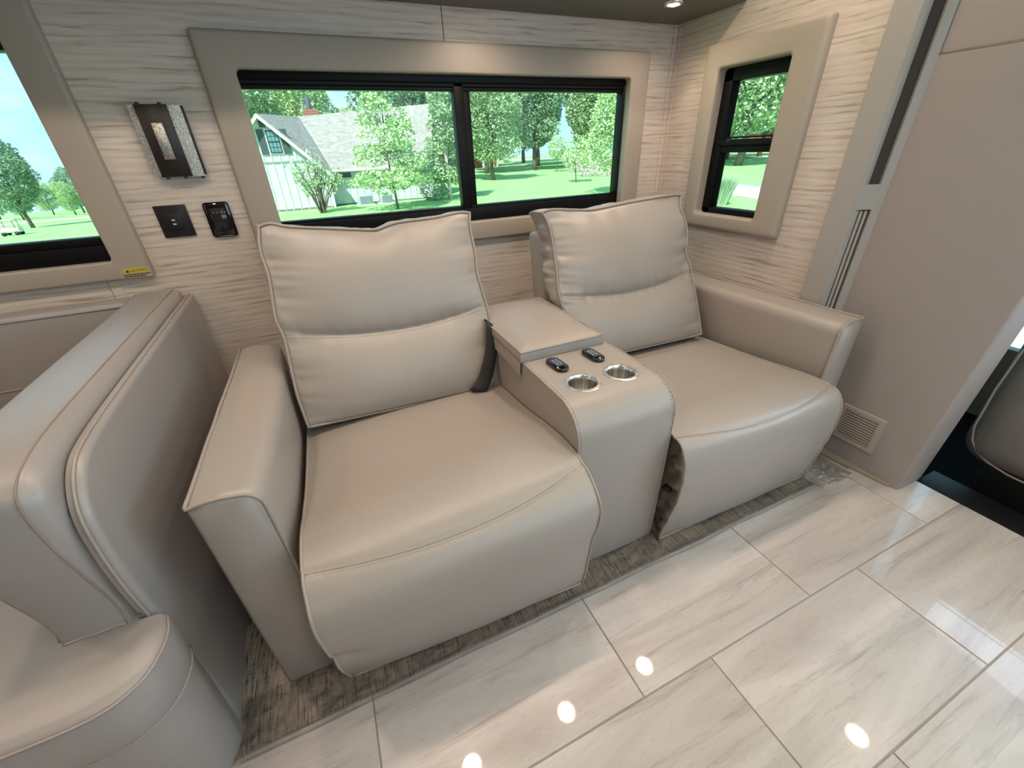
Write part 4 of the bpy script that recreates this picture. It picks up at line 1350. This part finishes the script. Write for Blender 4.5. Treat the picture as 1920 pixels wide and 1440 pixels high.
MB().tube(pts, 0.0015, 6).build('piping', SEAM_THREAD, bol)
pts = [(-0.492 - 0.098 * k / 12, 0.696 + 0.001 * math.sin(k), 0.448) for k in range(12)]
MB().tube(pts, 0.0028, 6).build('piping', LEA_W, bol)
# seat cushion with round corner, drawn as plan outline
def plan(inset=0.0, back=1.75):
    p = [(-0.434, 0.6955), (-0.424, 0.650), (-0.432, 0.598), (-0.455, 0.565), (-0.500, 0.544), (-0.60, 0.540), (-0.80, 0.545), (-1.2, 0.555)]
    q = catmull([Vector((a, b, 0)) for a, b in p], 5)
    q = [(v.x, v.y) for v in q]
    q = [(x - inset * 0.6 * smooth01((x + 0.62) / 0.16), y + inset * smooth01((0.68 - y) / 0.10)) for x, y in q]
    return [(-0.474, 0.80), (-0.474, 0.6965)] + q + [(-1.2, back), (-0.53, back)]
def plan_solid(levels, name, mat, parent, back=1.75):
    mb = MB()
    vs = []
    for (ins, z) in levels:
        vs.append([mb.bm.verts.new((x, y, z)) for x, y in plan(ins, back)])
    m = len(vs[0])
    for A_, B_ in zip(vs, vs[1:]):
        for i in range(m): mb.bm.faces.new((A_[i], A_[(i + 1) % m], B_[(i + 1) % m], B_[i]))
    mb.bm.faces.new(vs[0]); mb.bm.faces.new(vs[-1])
    return mb.build(name, mat, parent, autosmooth=50)
sc2 = plan_solid([(0.014, 0.320), (0.004, 0.324), (0.0, 0.335), (-0.003, 0.38), (0.0, 0.425), (0.004, 0.436), (0.020, 0.443), (0.06, 0.446)], 'seat_cushion', LEA_B, booth, 1.80)
pts = [(x, y, 0.4335) for x, y in plan(0.0)[2:-2]]
MB().tube(pts, 0.0025, 6).build('piping', LEA_W, sc2)
plan_solid([(0.030, 0.0055), (0.020, 0.10), (0.010, 0.25), (0.008, 0.322)], 'base', LEA_B, booth, 1.80)
pts = [(x, y, 0.326) for x, y in plan(0.003)[2:-2]]
MB().tube(pts, 0.0022, 6).build('piping', LEA_W, booth)
# wall-side cushion under the left window
mb = MB().box(-1.9, -0.672, 1.800, 1.892, 0.445, 0.765, 0.016, 3)
wsd = mb.build('side_backrest', LEA_B, booth)
MB().tube([(-1.9, 1.799, 0.752), (-0.69, 1.799, 0.752)], 0.0022, 6).build('piping', LEA_W, wsd)
MB().tube([(-1.9, 1.799, 0.525), (-0.67, 1.799, 0.525)], 0.0022, 6).build('piping', LEA_W, wsd)

# ================================================================== OUTSIDE
ZG = -1.50
def grass_mat():
    m, nt, b, out = new_mat('lawn')
    tc = nt.nodes.new('ShaderNodeTexCoord')
    n = nt.nodes.new('ShaderNodeTexNoise'); n.inputs['Scale'].default_value = 1.3; n.inputs['Detail'].default_value = 9; n.inputs['Roughness'].default_value = 0.7
    nt.links.new(tc.outputs['Object'], n.inputs['Vector'])
    r = nt.nodes.new('ShaderNodeValToRGB')
    r.color_ramp.elements[0].position = 0.35; r.color_ramp.elements[0].color = srgb(134, 182, 116)
    r.color_ramp.elements[1].position = 0.65; r.color_ramp.elements[1].color = srgb(168, 212, 144)
    nt.links.new(n.outputs['Fac'], r.inputs[0]); nt.links.new(r.outputs[0], b.inputs['Base Color'])
    b.inputs['Roughness'].default_value = 0.9
    b.inputs['Specular IOR Level'].default_value = 0.1
    return m
GRASS = grass_mat()
LEAF1 = simple('leaf_green', srgb(164, 188, 146), 0.7, noise_scale=0.7, noise_amt=0.35, spec=0.2)
LEAF2 = simple('leaf_dark', srgb(144, 170, 140), 0.7, noise_scale=0.5, noise_amt=0.35, spec=0.2)
LEAF3 = simple('leaf_light', srgb(182, 206, 154), 0.7, noise_scale=0.9, noise_amt=0.3, spec=0.2)
BARK = simple('bark', srgb(112, 100, 88), 0.9, noise_scale=8, noise_amt=0.3)
BIRCH = simple('birch_bark', srgb(205, 200, 190), 0.8, noise_scale=8, noise_amt=0.2)
ROADM = simple('gravel_road', srgb(214, 206, 198), 0.9, noise_scale=2, noise_amt=0.15)
mb = MB()
def gz(x, y):
    d = math.hypot(x, y)
    return ZG + 0.009 * max(0, x - 25) * smooth01((x - 25) / 30) - 0.047 * max(0, d - 25) * smooth01((-x - 3) / 10) + 0.15 * nz(x * 0.05, y * 0.05, 0)*smooth01((d-20)/30)
def gridg(u, v):
    x = -90 + 240 * u; y = -8 + 165 * v
    return (x, y, gz(x, y))
mb.grid(gridg, 120, 80)
lawn = tag(mb.build('ground', GRASS, None), kind='structure')

def strip(pts, w, name, lab, cat, mat=ROADM, h=0.03):
    P = catmull([Vector((x, y, 0)) for x, y in pts], 6)
    mb = MB(); L = []
    for i, p in enumerate(P):
        t = (P[min(i + 1, len(P) - 1)] - P[max(i - 1, 0)]).normalized(); nn = Vector((-t.y, t.x, 0)) * (w / 2)
        a, b = p + nn, p - nn
        L.append([mb.bm.verts.new((a.x, a.y, gz(a.x, a.y) + h)), mb.bm.verts.new((b.x, b.y, gz(b.x, b.y) + h)), mb.bm.verts.new((b.x, b.y, gz(b.x, b.y) - 0.1)), mb.bm.verts.new((a.x, a.y, gz(a.x, a.y) - 0.1))])
    for A_, B_ in zip(L, L[1:]):
        for k in range(4): mb.bm.faces.new((A_[k], A_[(k + 1) % 4], B_[(k + 1) % 4], B_[k]))
    return tag(mb.build(name, mat, None), lab, cat)
strip([(19, -4), (21.3, 8), (23.8, 17.8), (25.8, 23.5), (29, 33), (31, 44)], 4.2, 'gravel_road', 'pale gravel lane crossing the lawn outside the small corner window', 'road')
strip([(95, 14), (72, 38), (62, 55), (60, 72), (59, 92), (50, 125)], 5.0, 'paved_drive', 'pale far driveway beyond the lawn under the big trees', 'road')
strip([(-88, 70), (-50, 62), (-24, 60), (-10, 64)], 1.8, 'far_road', 'distant pale road behind the golf cart', 'road')

# --- foliage
def leaf_cloud(blobs, n, size, seed):
    rnd = random.Random(seed)
    vs = []; fs = []
    wts = [b[3] * b[4] * b[5] for b in blobs]
    tot = sum(wts)
    for b, w in zip(blobs, wts):
        k = int(n * w / tot)
        for _ in range(k):
            while True:
                p = Vector((rnd.uniform(-1, 1), rnd.uniform(-1, 1), rnd.uniform(-1, 1)))
                if 0.05 < p.length < 1: break
            p = p.normalized() * (p.length ** 0.35)
            lump = 1 + 0.22 * noise.noise(p * 3.1 + Vector((seed, 0, 0)))
            c = Vector((b[0] + p.x * b[3] * lump, b[1] + p.y * b[4] * lump, b[2] + p.z * b[5] * lump))
            a = Vector((rnd.gauss(0, 1), rnd.gauss(0, 1), rnd.gauss(0, 0.6))).normalized()
            d = a.cross(Vector((rnd.gauss(0, 1), rnd.gauss(0, 1), rnd.gauss(0, 1)))).normalized()
            s = size * rnd.uniform(0.6, 1.3)
            i = len(vs)
            vs += [c - a * s, c + d * s * 0.55, c + a * s, c - d * s * 0.55]
            fs.append((i, i + 1, i + 2, i + 3))
    me = bpy.data.meshes.new('foliage'); me.from_pydata(vs, [], fs); me.update()
    return me
def trunk_mesh(h, r, lean, branches, seed, top=0.35):
    rnd = random.Random(seed)
    mb = MB()
    mb.tube([(lean * (k / 6) ** 2 * h + 0.03 * h * math.sin(k + seed) * 0.3, 0.02 * h * math.cos(k * 1.3 + seed), h * k / 6) for k in range(7)], [r * (1 - (1 - top) * k / 6) for k in range(7)], 8)
    for _ in range(branches):
        z = h * rnd.uniform(0.4, 0.95); a = rnd.uniform(0, 6.28); l = h * rnd.uniform(0.2, 0.4)
        mb.tube([(0, 0, z), (math.cos(a) * l * 0.5, math.sin(a) * l * 0.5, z + l * 0.45), (math.cos(a) * l, math.sin(a) * l, z + l * 0.8)], [r * 0.4, r * 0.25, r * 0.1], 5)
    bmesh.ops.recalc_face_normals(mb.bm, faces=mb.bm.faces)
    me = bpy.data.meshes.new('trunk'); mb.bm.to_mesh(me); mb.bm.free()
    for p in me.polygons: p.use_smooth = True
    return me
def mesh_obj(name, me, mat, parent):
    if not me.materials: me.materials.append(mat)
    o = bpy.data.objects.new(name, me); COL.objects.link(o); o.parent = parent
    return o
def big_blobs(h, w, z0, seed, k=7):
    rnd = random.Random(seed); bl = [(0, 0, z0 + (h - z0) * 0.5, w * 0.42, w * 0.42, (h - z0) * 0.5)]
    for _ in range(k):
        a = rnd.uniform(0, 6.28); rr = w * rnd.uniform(0.2, 0.42); z = rnd.uniform(z0 + 0.15 * (h - z0), h * 0.85)
        s = w * rnd.uniform(0.16, 0.27)
        bl.append((math.cos(a) * rr, math.sin(a) * rr, z, s, s, s * 0.8))
    return bl
kinds = [
    dict(f=leaf_cloud(big_blobs(13, 10, 2.2, 1), 15000, 0.17, 1), t=trunk_mesh(8, 0.32, 0.0, 6, 1), m=LEAF1),
    dict(f=leaf_cloud(big_blobs(15, 9, 2.8, 2), 15000, 0.18, 2), t=trunk_mesh(9, 0.36, 0.01, 6, 2), m=LEAF2),
    dict(f=leaf_cloud(big_blobs(11, 9, 1.8, 3), 13000, 0.16, 3), t=trunk_mesh(7, 0.25, -0.01, 6, 3), m=LEAF3),
]
ORD = ['first', 'second', 'third', 'fourth', 'fifth', 'sixth', 'seventh', 'eighth', 'ninth', 'tenth', 'eleventh', 'twelfth', 'thirteenth', 'fourteenth', 'fifteenth', 'sixteenth']
def ranked(items):
    order = sorted(range(len(items)), key=lambda i: items[i][0] / items[i][1])
    rank = {i: r for r, i in enumerate(order)}
    return [(it, ORD[rank[i]]) for i, it in enumerate(items)]
def tree(kind, x, y, s, rz, lab, group=None, name='shade_tree'):
    k = kinds[kind]
    t = tag(empty(name, (x, y, gz(x, y) - 0.05)), lab, 'tree', group)
    t.scale = (s, s, s); t.rotation_euler = (0, 0, rz)
    mesh_obj('foliage', k['f'], k['m'], t)['kind'] = 'stuff'
    mesh_obj('trunk', k['t'], BARK, t)
    return t
KINDW = {0: 'mid-green', 1: 'dark green', 2: 'pale green'}
g1 = 'trees behind the grey house'
for i, ((x, y, s, kd), nth) in enumerate(ranked(((-1.8, 50, .86, 2), (-4.6, 42, .80, 0), (0.5, 45, .84, 2), (5.0, 50, .62, 2), (9.0, 45, .78, 1), (13.5, 48, .85, 1), (17.5, 44, .72, 0)))):
    tree(kd, x, y, s, i * 1.7, KINDW[kd] + ' tree behind the grey house, ' + nth + ' from the left there', g1)
g2 = 'tall shade trees beyond the lawn'
for i, ((x, y, s, kd), nth) in enumerate(ranked(((22.5, 59, 1.0, 1), (27, 70, 1.15, 0), (31, 61, 1.0, 1), (38, 74, 1.15, 1), (42, 62, 1.1, 0), (48, 70, 1.2, 2), (34, 86, 1.2, 2), (52, 58, 1.15, 1), (20, 78, 1.2, 0), (60, 66, 1.25, 0), (26, 90, 1.3, 1), (55, 84, 1.3, 1), (44, 92, 1.3, 0), (70, 78, 1.3, 2)))):
    tree(kd, x, y, s, i * 2.3 + 0.5, 'tall ' + KINDW[kd] + ' tree beyond the lawn, ' + nth + ' from the left in the right-hand pane', g2)
g3 = 'trees outside the small corner window'
for i, ((x, y, s, kd), nth) in enumerate(ranked(((46, 38.5, 1.45, 0), (57, 50, .95, 2), (50, 47, .9, 0), (64, 50, 1.0, 1), (66, 36, 1.3, 2), (62, 60, 1.3, 0), (78, 50, 1.35, 0), (86, 62, 1.4, 2), (60, 27, 1.2, 0), (90, 44, 1.4, 1), (78, 32, 1.3, 2)))):
    tree(kd, x, y, s, i * 1.1, 'broad ' + KINDW[kd] + ' tree outside the small corner window, ' + nth + ' from the left', g3)
g4 = 'distant trees outside the left window'
for i, ((x, y, s, kd), nth) in enumerate(ranked(((-34, 76, .33, 0), (-29.5, 78, .37, 2), (-25.5, 74, .36, 1), (-38, 80, .33, 0), (-42, 82, .36, 1), (-22, 72, .44, 2), (-20, 76, .42, 0), (-47, 84, .38, 2), (-31.5, 86, .40, 1), (-53, 84, .42, 0), (-27.5, 82, .38, 0), (-33, 92, .42, 2), (-29, 94, .42, 1), (-36.5, 90, .40, 2)))):
    tree(kd, x, y, s, i * 0.9, 'small distant ' + KINDW[kd] + ' tree outside the left window, ' + nth + ' from the left', g4)
tree(1, -19.9, 45, .42, 0.4, 'nearer dark tree at the edge of the left window')

def small_tree(name, x, y, h, w, z0, n, size, mat, lab, trunks=1, bark=BARK, tr=0.07, seed=11, cone=True):
    t = tag(empty(name, (x, y, gz(x, y))), lab, 'tree')
    bl = []
    rnd = random.Random(seed)
    if cone:
        for k in range(16):
            q = k / 15
            z = z0 + (h - z0) * q
            ww = w * 0.5 * (1 - 0.72 * q) * (0.65 if k == 0 else 1)
            for _ in range(3):
                a = rnd.uniform(0, 6.28)
                bl.append((math.cos(a) * ww * 0.62, math.sin(a) * ww * 0.62, z + rnd.uniform(-.15, .15), ww * 0.5, ww * 0.5, (h - z0) * 0.06))
    else:
        bl = [(b[0], b[1], b[2], b[3], b[4], b[5]) for b in big_blobs(h, w, z0, seed, 6)]
    mesh_obj('foliage', leaf_cloud(bl, n, size, seed), mat, t)['kind'] = 'stuff'
    for k in range(trunks):
        me = trunk_mesh(h * 0.92, tr, 0.10 * (k - (trunks - 1) / 2), 3, seed + k, 0.2)
        mesh_obj('trunk', me, bark, t)
    return t
small_tree('ornamental_tree', 4.24, 25.6, 6.4, 4.4, 1.15, 6500, 0.10, LEAF3, 'bright young tree in front of the grey house wall', seed=21)
small_tree('birch_tree', 8.15, 28.2, 7.4, 3.4, 1.3, 6500, 0.10, LEAF1, 'multi-stemmed birch with pale trunks at the house corner', trunks=4, bark=BIRCH, tr=0.07, seed=31)
small_tree('sapling', 21.6, 34.6, 3.6, 2.6, 1.1, 1100, 0.11, LEAF3, 'thin staked sapling alone on the lawn, right part of the main window', tr=0.05, seed=41, cone=False)
small_tree('sapling', 29.6, 52, 4.0, 2.6, 1.3, 900, 0.13, LEAF3, 'farther sapling on the lawn behind the staked one', tr=0.05, seed=43, cone=False)
small_tree('young_tree', 17.9, 24.2, 6.0, 4.0, 1.0, 5500, 0.09, LEAF3, 'feathery young tree at the right edge of the main window', tr=0.06, seed=51, cone=False)

# twiggy shrub before the house
sh = tag(empty('crape_shrub', (0.35, 26.7, gz(0.35, 26.7))), 'open twiggy shrub in front of the grey gable wall', 'shrub')
rnd = random.Random(5)
mb = MB(); tips = []
for k in range(26):
    a = rnd.uniform(0, 6.28); sp = rnd.uniform(0.15, 1.0); h = rnd.uniform(2.0, 3.3) * (1 - 0.25 * sp)
    x1_, y1_ = math.cos(a) * sp * 1.45, math.sin(a) * sp * 1.1
    pts = [(math.cos(a) * 0.12, math.sin(a) * 0.12, 0), (x1_ * 0.35, y1_ * 0.35, h * 0.45), (x1_ * 0.75, y1_ * 0.75, h * 0.8), (x1_, y1_, h)]
    mb.tube(pts, [0.035, 0.025, 0.016, 0.008], 5)
    for q in range(6): 
        f_ = rnd.uniform(0.5, 1.0)
        tips.append((x1_ * f_, y1_ * f_, h * (f_ ** 0.8), 0.28, 0.28, 0.25))
bmesh.ops.recalc_face_normals(mb.bm, faces=mb.bm.faces)
me = bpy.data.meshes.new('stems'); mb.bm.to_mesh(me); mb.bm.free()
mesh_obj('stems', me, BARK, sh)['kind'] = 'stuff'
mesh_obj('foliage', leaf_cloud(tips, 1500, 0.075, 9), LEAF1, sh)['kind'] = 'stuff'
def bush(x, y, r, h, lab, n=700, mat=LEAF2, name='round_bush', size=0.09):
    t = tag(empty(name, (x, y, gz(x, y))), lab, 'bush')
    mesh_obj('foliage', leaf_cloud([(0, 0, h * 0.45, r, r, h * 0.55)], n, size, int(x * 7) + 3), mat, t)['kind'] = 'stuff'
    return t
bush(7.3, 28.9, 0.9, 1.5, 'dark round bush at the foot of the birch')
bush(31.5, 47, 3.0, 2.4, 'flowering bush row beside the far driveway', 1200, simple('pink_white_flowers', srgb(214, 196, 196), 0.8, noise_scale=3, noise_amt=0.25), 'flower_bush', 0.16)
bush(27.5, 40, 2.2, 1.8, 'pale flowering bush nearer the sapling', 900, bpy.data.materials['pink_white_flowers'], 'flower_bush', 0.14)
# tall grass clump outside the corner window
tg = tag(empty('grass_clump', (17.7, 15.7, gz(17.7, 15.7))), 'clump of tall ornamental grass outside the small corner window', 'grass')
vs = []; fs = []
for k in range(900):
    a = rnd.uniform(0, 6.28); r0 = rnd.uniform(0, 0.55); l = rnd.uniform(0.6, 1.35); o_x = math.cos(a) * r0; o_y = math.sin(a) * r0
    tx, ty = o_x + math.cos(a) * l * 0.35, o_y + math.sin(a) * l * 0.35
    w = 0.018; i = len(vs)
    vs += [(o_x - w, o_y + w, 0), (o_x + w, o_y - w, 0), ((o_x + tx) / 2 + w * .7, (o_y + ty) / 2 - w * .7, l * 0.6), ((o_x + tx) / 2 - w * .7, (o_y + ty) / 2 + w * .7, l * 0.6), (tx, ty, l)]
    fs += [(i, i + 1, i + 2, i + 3), (i + 3, i + 2, i + 4)]
me = bpy.data.meshes.new('blades'); me.from_pydata(vs, [], fs); me.update()
mesh_obj('blades', me, LEAF2, tg)['kind'] = 'stuff'

# --- grey house
SID = simple('grey_board_siding', srgb(208, 214, 216), 0.8, noise_scale=3, noise_amt=0.08)
TRIMW = simple('pale_house_trim', srgb(222, 226, 222), 0.6)
def shingle_mat():
    m, nt, b, out = new_mat('weathered_shingles')
    tc = nt.nodes.new('ShaderNodeTexCoord')
    mp = nt.nodes.new('ShaderNodeMapping'); mp.inputs['Scale'].default_value = (1.6, 3.2, 7)
    nt.links.new(tc.outputs['Object'], mp.inputs[0])
    n = nt.nodes.new('ShaderNodeTexNoise'); n.inputs['Scale'].default_value = 2.2; n.inputs['Detail'].default_value = 6; n.inputs['Roughness'].default_value = 0.8
    nt.links.new(mp.outputs[0], n.inputs['Vector'])
    r = nt.nodes.new('ShaderNodeValToRGB')
    r.color_ramp.elements[0].position = 0.36; r.color_ramp.elements[0].color = srgb(118, 114, 110)
    r.color_ramp.elements[1].position = 0.64; r.color_ramp.elements[1].color = srgb(186, 180, 174)
    nt.links.new(n.outputs['Fac'], r.inputs[0]); nt.links.new(r.outputs[0], b.inputs['Base Color'])
    b.inputs['Roughness'].default_value = 0.9
    return m
SHIN = shingle_mat()
hs = tag(empty('grey_house', (2.5, 31, ZG)), 'grey board-sided house with shingled gable roof across the lawn', 'house')
GY = 29.3     # gable wall plane
gx0, gx1 = -4.6, 1.12
px, pz, ez = -1.70, 3.32, 0.50
MB().prism([(gx0, GY, ZG - 0.2), (gx1, GY, ZG - 0.2), (gx1, GY, ez), (px, GY, pz - 0.15), (gx0, GY, ez)], (0, 6.0, 0)).build('gable_wall', SID, hs, smooth=False)
LY = 30.2
MB().box(gx1 - 0.2, 7.70, LY, LY + 7.5, ZG - 0.2, 0.62).build('side_wall', SID, hs, smooth=False)
MB().prism([(7.55, LY, 0.5), (7.55, LY + 7.4, 0.5), (7.55, LY + 3.8, 4.1)], (0.15, 0, 0)).build('end_gable', SID, hs, smooth=False)
# battens and foundation
bat = None
xs_b = [(-4.5 + 0.42 * k, GY, 'g') for k in range(14)] + [(1.4 + 0.42 * k, LY, 's') for k in range(15)]
for (x, y, k) in xs_b:
    ztop = (ez + (pz - ez - 0.2) * (1 - abs(x - px) / (gx1 - px))) if k == 'g' else 0.60
    ztop = max(ztop, 0.3)
    h_ = ztop - (ZG + 0.05)
    if bat is None:
        bat = MB().box(-0.025, 0.025, -0.03, 0.0, 0, 1, 0, 1).build('batten', SID, None, smooth=False); o = bat
    else:
        o = bat.copy(); COL.objects.link(o)
    o.parent = hs; o.location = Vector((x, y, ZG + 0.05)) - hs.location; o.scale = (1, 1, h_)
mb = MB(); mb.box(gx0, gx1 + 0.02, GY - 0.03, GY, ZG - 0.1, ZG + 0.12); mb.box(gx1, 7.72, LY - 0.03, LY, ZG - 0.1, ZG + 0.10)
mb.build('foundation', simple('foundation_dark', srgb(120, 124, 122), 0.9), hs, smooth=False)
MB().box(gx0, 0.20, GY - 0.045, GY, 1.02, 1.09).build('belt_trim', simple('belt_grey', srgb(150, 156, 156), 0.8), hs, smooth=False)  # plain grey strip across the gable wall
MB().box(gx1 - 0.03, gx1 + 0.09, GY - 0.05, GY + 0.02, ZG, 0.5).build('corner_board', TRIMW, hs, smooth=False)
# roofs
def slab(quad, t, name):
    mb = MB(); a, b, c = Vector(quad[0]), Vector(quad[1]), Vector(quad[2])
    nn = (b - a).cross(c - a).normalized()
    if nn.z < 0: nn = -nn
    mb.prism([Vector(p) for p in quad], -nn * t)
    return mb.build(name, SHIN, hs, smooth=False)
ov = 0.35
rx = gx1 + ov; rz = ez - ov * (pz - ez) / (gx1 - px)
slab([(px, GY - ov, pz), (rx, GY - ov, rz + 0.05), (rx, GY + 6, rz + 0.05), (px, GY + 6, pz)], 0.12, 'roof')
slab([(px, GY - ov, pz), (px - (rx - px), GY - ov, rz + 0.05), (px - (rx - px), GY + 6, rz + 0.05), (px, GY + 6, pz)], 0.12, 'roof')
slab([(1.30, LY - 0.45, 0.42), (7.62, LY - 0.45, 0.56), (9.25, 34.1, 4.22), (0.23, 34.1, 3.52)], 0.12, 'roof')
MB().prism([(px, GY - ov, pz + 0.01), (rx + 0.02, GY - ov, rz + 0.06), (0.40, 34.1, 3.52)], (0, 0.1, -0.1)).build('roof', SHIN, hs, smooth=False)
slab([(0.23, 34.1, 3.52), (9.25, 34.1, 4.22), (9.2, 38.5, 0.6), (0.23, 38.5, 0.6)], 0.12, 'roof')
MB().prism([(px, GY - ov - 0.05, pz + 0.02), (rx + 0.02, GY - ov - 0.05, rz + 0.06), (rx - 0.02, GY - ov - 0.05, rz - 0.14), (px, GY - ov - 0.05, pz - 0.20)], (0, 0.06, 0)).build('rake_board', TRIMW, hs, smooth=False)
MB().prism([(px, GY - ov - 0.05, pz + 0.02), (px, GY - ov - 0.05, pz - 0.20), (px - (rx - px), GY - ov - 0.05, rz - 0.14), (px - (rx - px), GY - ov - 0.05, rz + 0.06)], (0, 0.06, 0)).build('rake_board', TRIMW, hs, smooth=False)
MB().box(gx1 + 0.3, 7.65, LY - 0.60, LY - 0.46, 0.40, 0.54, 0.02, 1).build('gutter', TRIMW, hs, smooth=False)
# gable window with shutters and vent
WG = simple('house_window_glass', srgb(110, 150, 160), 0.15)
SHUT = simple('dark_shutter', srgb(74, 84, 92), 0.7)
wx, wz0, wz1 = -1.22, 1.52, 2.56
wf = MB().box(wx - 0.36, wx + 0.36, GY - 0.06, GY, wz0 - 0.08, wz1 + 0.08).build('window', TRIMW, hs, smooth=False)
MB().box(wx - 0.28, wx + 0.28, GY - 0.075, GY - 0.06, wz0, wz1).build('pane', WG, wf, smooth=False)
mb = MB()
for dz in (0.0, 0.5, 1.0): mb.box(wx - 0.29, wx + 0.29, GY - 0.095, GY - 0.07, wz0 + dz * (wz1 - wz0) - 0.025, wz0 + dz * (wz1 - wz0) + 0.025)
for dx in (-0.28, 0.28): mb.box(wx + dx - 0.02, wx + dx + 0.02, GY - 0.095, GY - 0.07, wz0, wz1)
for dx in (-0.09, 0.09): mb.box(wx + dx - 0.008, wx + dx + 0.008, GY - 0.09, GY - 0.07, wz0, wz1)
for dz in (0.25, 0.75): mb.box(wx - 0.28, wx + 0.28, GY - 0.09, GY - 0.07, wz0 + dz * (wz1 - wz0) - 0.008, wz0 + dz * (wz1 - wz0) + 0.008)
mb.build('muntin', simple('muntin_dark', srgb(40, 52, 56), 0.6), wf, smooth=False)
for sx in (-1, 1):
    s_ = MB().box(wx + sx * 0.57 - 0.17, wx + sx * 0.57 + 0.17, GY - 0.07, GY, wz0 - 0.08, wz1 + 0.08).build('shutter', SHUT, hs, smooth=False)
MB().box(px + 0.12 - 0.15, px + 0.12 + 0.15, GY - 0.06, GY, 2.72, 3.02).build('gable_vent', SHUT, hs, smooth=False)
wf2 = MB().box(1.78, 2.58, LY - 0.05, LY, 0.02, 0.42).build('window', TRIMW, hs, smooth=False)
MB().box(1.84, 2.52, LY - 0.065, LY - 0.05, 0.06, 0.38).build('pane', SHUT, wf2, smooth=False)
# brick chimney
ch = tag(empty('brick_chimney', (1.15, 34.6, 3.6)), 'red brick chimney with dark flue on the house roof', 'chimney')
MB().box(0.68, 1.62, 34.3, 35.0, 3.4, 3.92).build('mortar_core', simple('mortar', srgb(170, 160, 152), 0.9), ch, smooth=False)
BRK = simple('red_brick', srgb(168, 112, 98), 0.9, noise_scale=4, noise_amt=0.3)
bk = None
for r_ in range(4):
    for c_ in range(5):
        x = 0.66 + c_ * 0.2 + (0.1 if r_ % 2 else 0)
        if x > 1.5: continue
        if bk is None:
            bk = MB().box(0, 0.185, -0.03, 0.02, 0, 0.115).build('brick', BRK, None, smooth=False); o = bk
        else:
            o = bk.copy(); COL.objects.link(o)
        o.parent = ch; o.location = Vector((x, 34.3, 3.44 + r_ * 0.13)) - ch.location
MB().lathe([(0.16, 0), (0.15, 0.7), (0.0, 0.72)], (1.15, 34.65, 3.92), 14).build('flue', SHUT, ch)
# air-conditioning units
for (x, w_, h_, lab) in ((3.0, 0.85, 0.60, 'square grey air conditioner unit beside the house wall'), (4.25, 0.70, 0.55, 'smaller pale air conditioner unit on a pad, right of the square one')):
    t = tag(empty('air_conditioner', (x, 29.2, ZG)), lab, 'air conditioner')
    MB().box(x - w_ / 2, x + w_ / 2, 29.0, 29.0 + w_, ZG + 0.06, ZG + h_, 0.04, 2).build('housing', simple('ac_grey', srgb(170, 184, 190), 0.6), t)
    MB().box(x - w_ / 2 + 0.08, x + w_ / 2 - 0.08, 28.97, 29.0, ZG + 0.12, ZG + h_ - 0.08).build('coil_panel', simple('ac_dark', srgb(126, 140, 150), 0.7), t, smooth=False)
    MB().box(x - w_ / 2 - 0.1, x + w_ / 2 + 0.1, 28.9, 29.1 + w_, ZG - 0.05, ZG + 0.06).build('pad', TRIMW, t, smooth=False)

# red and white garage far off, seen at the left edge of the right pane
def garage(x, y, w, d, h, lab, nm='garage'):
    z = gz(x, y) - 0.1
    t = tag(empty(nm, (x, y, z)), lab, 'building')
    MB().box(x - w / 2, x + w / 2, y, y + d, z, z + h).build('wall', simple('red_siding', srgb(172, 96, 84), 0.8), t, smooth=False)
    MB().prism([(x - w / 2 - .3, y - .3, z + h), (x + w / 2 + .3, y - .3, z + h), (x, y - .3, z + h + w * 0.22)], (0, d + .6, 0)).build('roof', simple('pale_roof', srgb(200, 190, 180), 0.8), t, smooth=False)
    MB().box(x - w * 0.12, x + w * 0.36, y - 0.06, y, z, z + h * 0.78).build('door', TRIMW, t, smooth=False)
    for s in (-1, 1): MB().box(x + s * w / 2 - 0.12, x + s * w / 2 + 0.12, y - 0.08, y, z, z + h).build('corner_board', TRIMW, t, smooth=False)
    return t
garage(31.5, 83, 5.0, 5, 2.9, 'distant red garage with a white door under the trees')
garage(84, 63, 7, 5, 3.2, 'far red shed with white corner boards seen through the small corner window', 'shed')

# golf cart on the left lawn
gcx, gcy = 0.0, 0.0
gc = tag(empty('golf_cart', (0, 0, 0)), 'tiny white golf cart parked on the lawn outside the left window', 'golf cart')
z = 0.0
MB().box(gcx - 0.6, gcx + 0.6, gcy - 0.35, gcy + 0.35, z + 0.22, z + 0.58, 0.08, 2).build('body', WHITEP, gc)
MB().box(gcx - 0.55, gcx + 0.5, gcy - 0.38, gcy + 0.38, z + 1.12, z + 1.18, 0.02, 1).build('canopy', WHITEP, gc)
for sx in (-0.48, 0.42):
    for sy in (-0.32, 0.32):
        MB().tube([(gcx + sx, gcy + sy, z + 0.5), (gcx + sx, gcy + sy, z + 1.13)], 0.02, 6).build('post', BLACKP, gc)
        MB().tube([(gcx + sx * 0.9, gcy + sy - 0.06, z + 0.15), (gcx + sx * 0.9, gcy + sy + 0.06, z + 0.15)], 0.15, 12).build('wheel', BLACKP, gc)

gc.location = (-17.0, 36.2, gz(-17.0, 36.2)); gc.scale = (0.75, 0.75, 0.75)
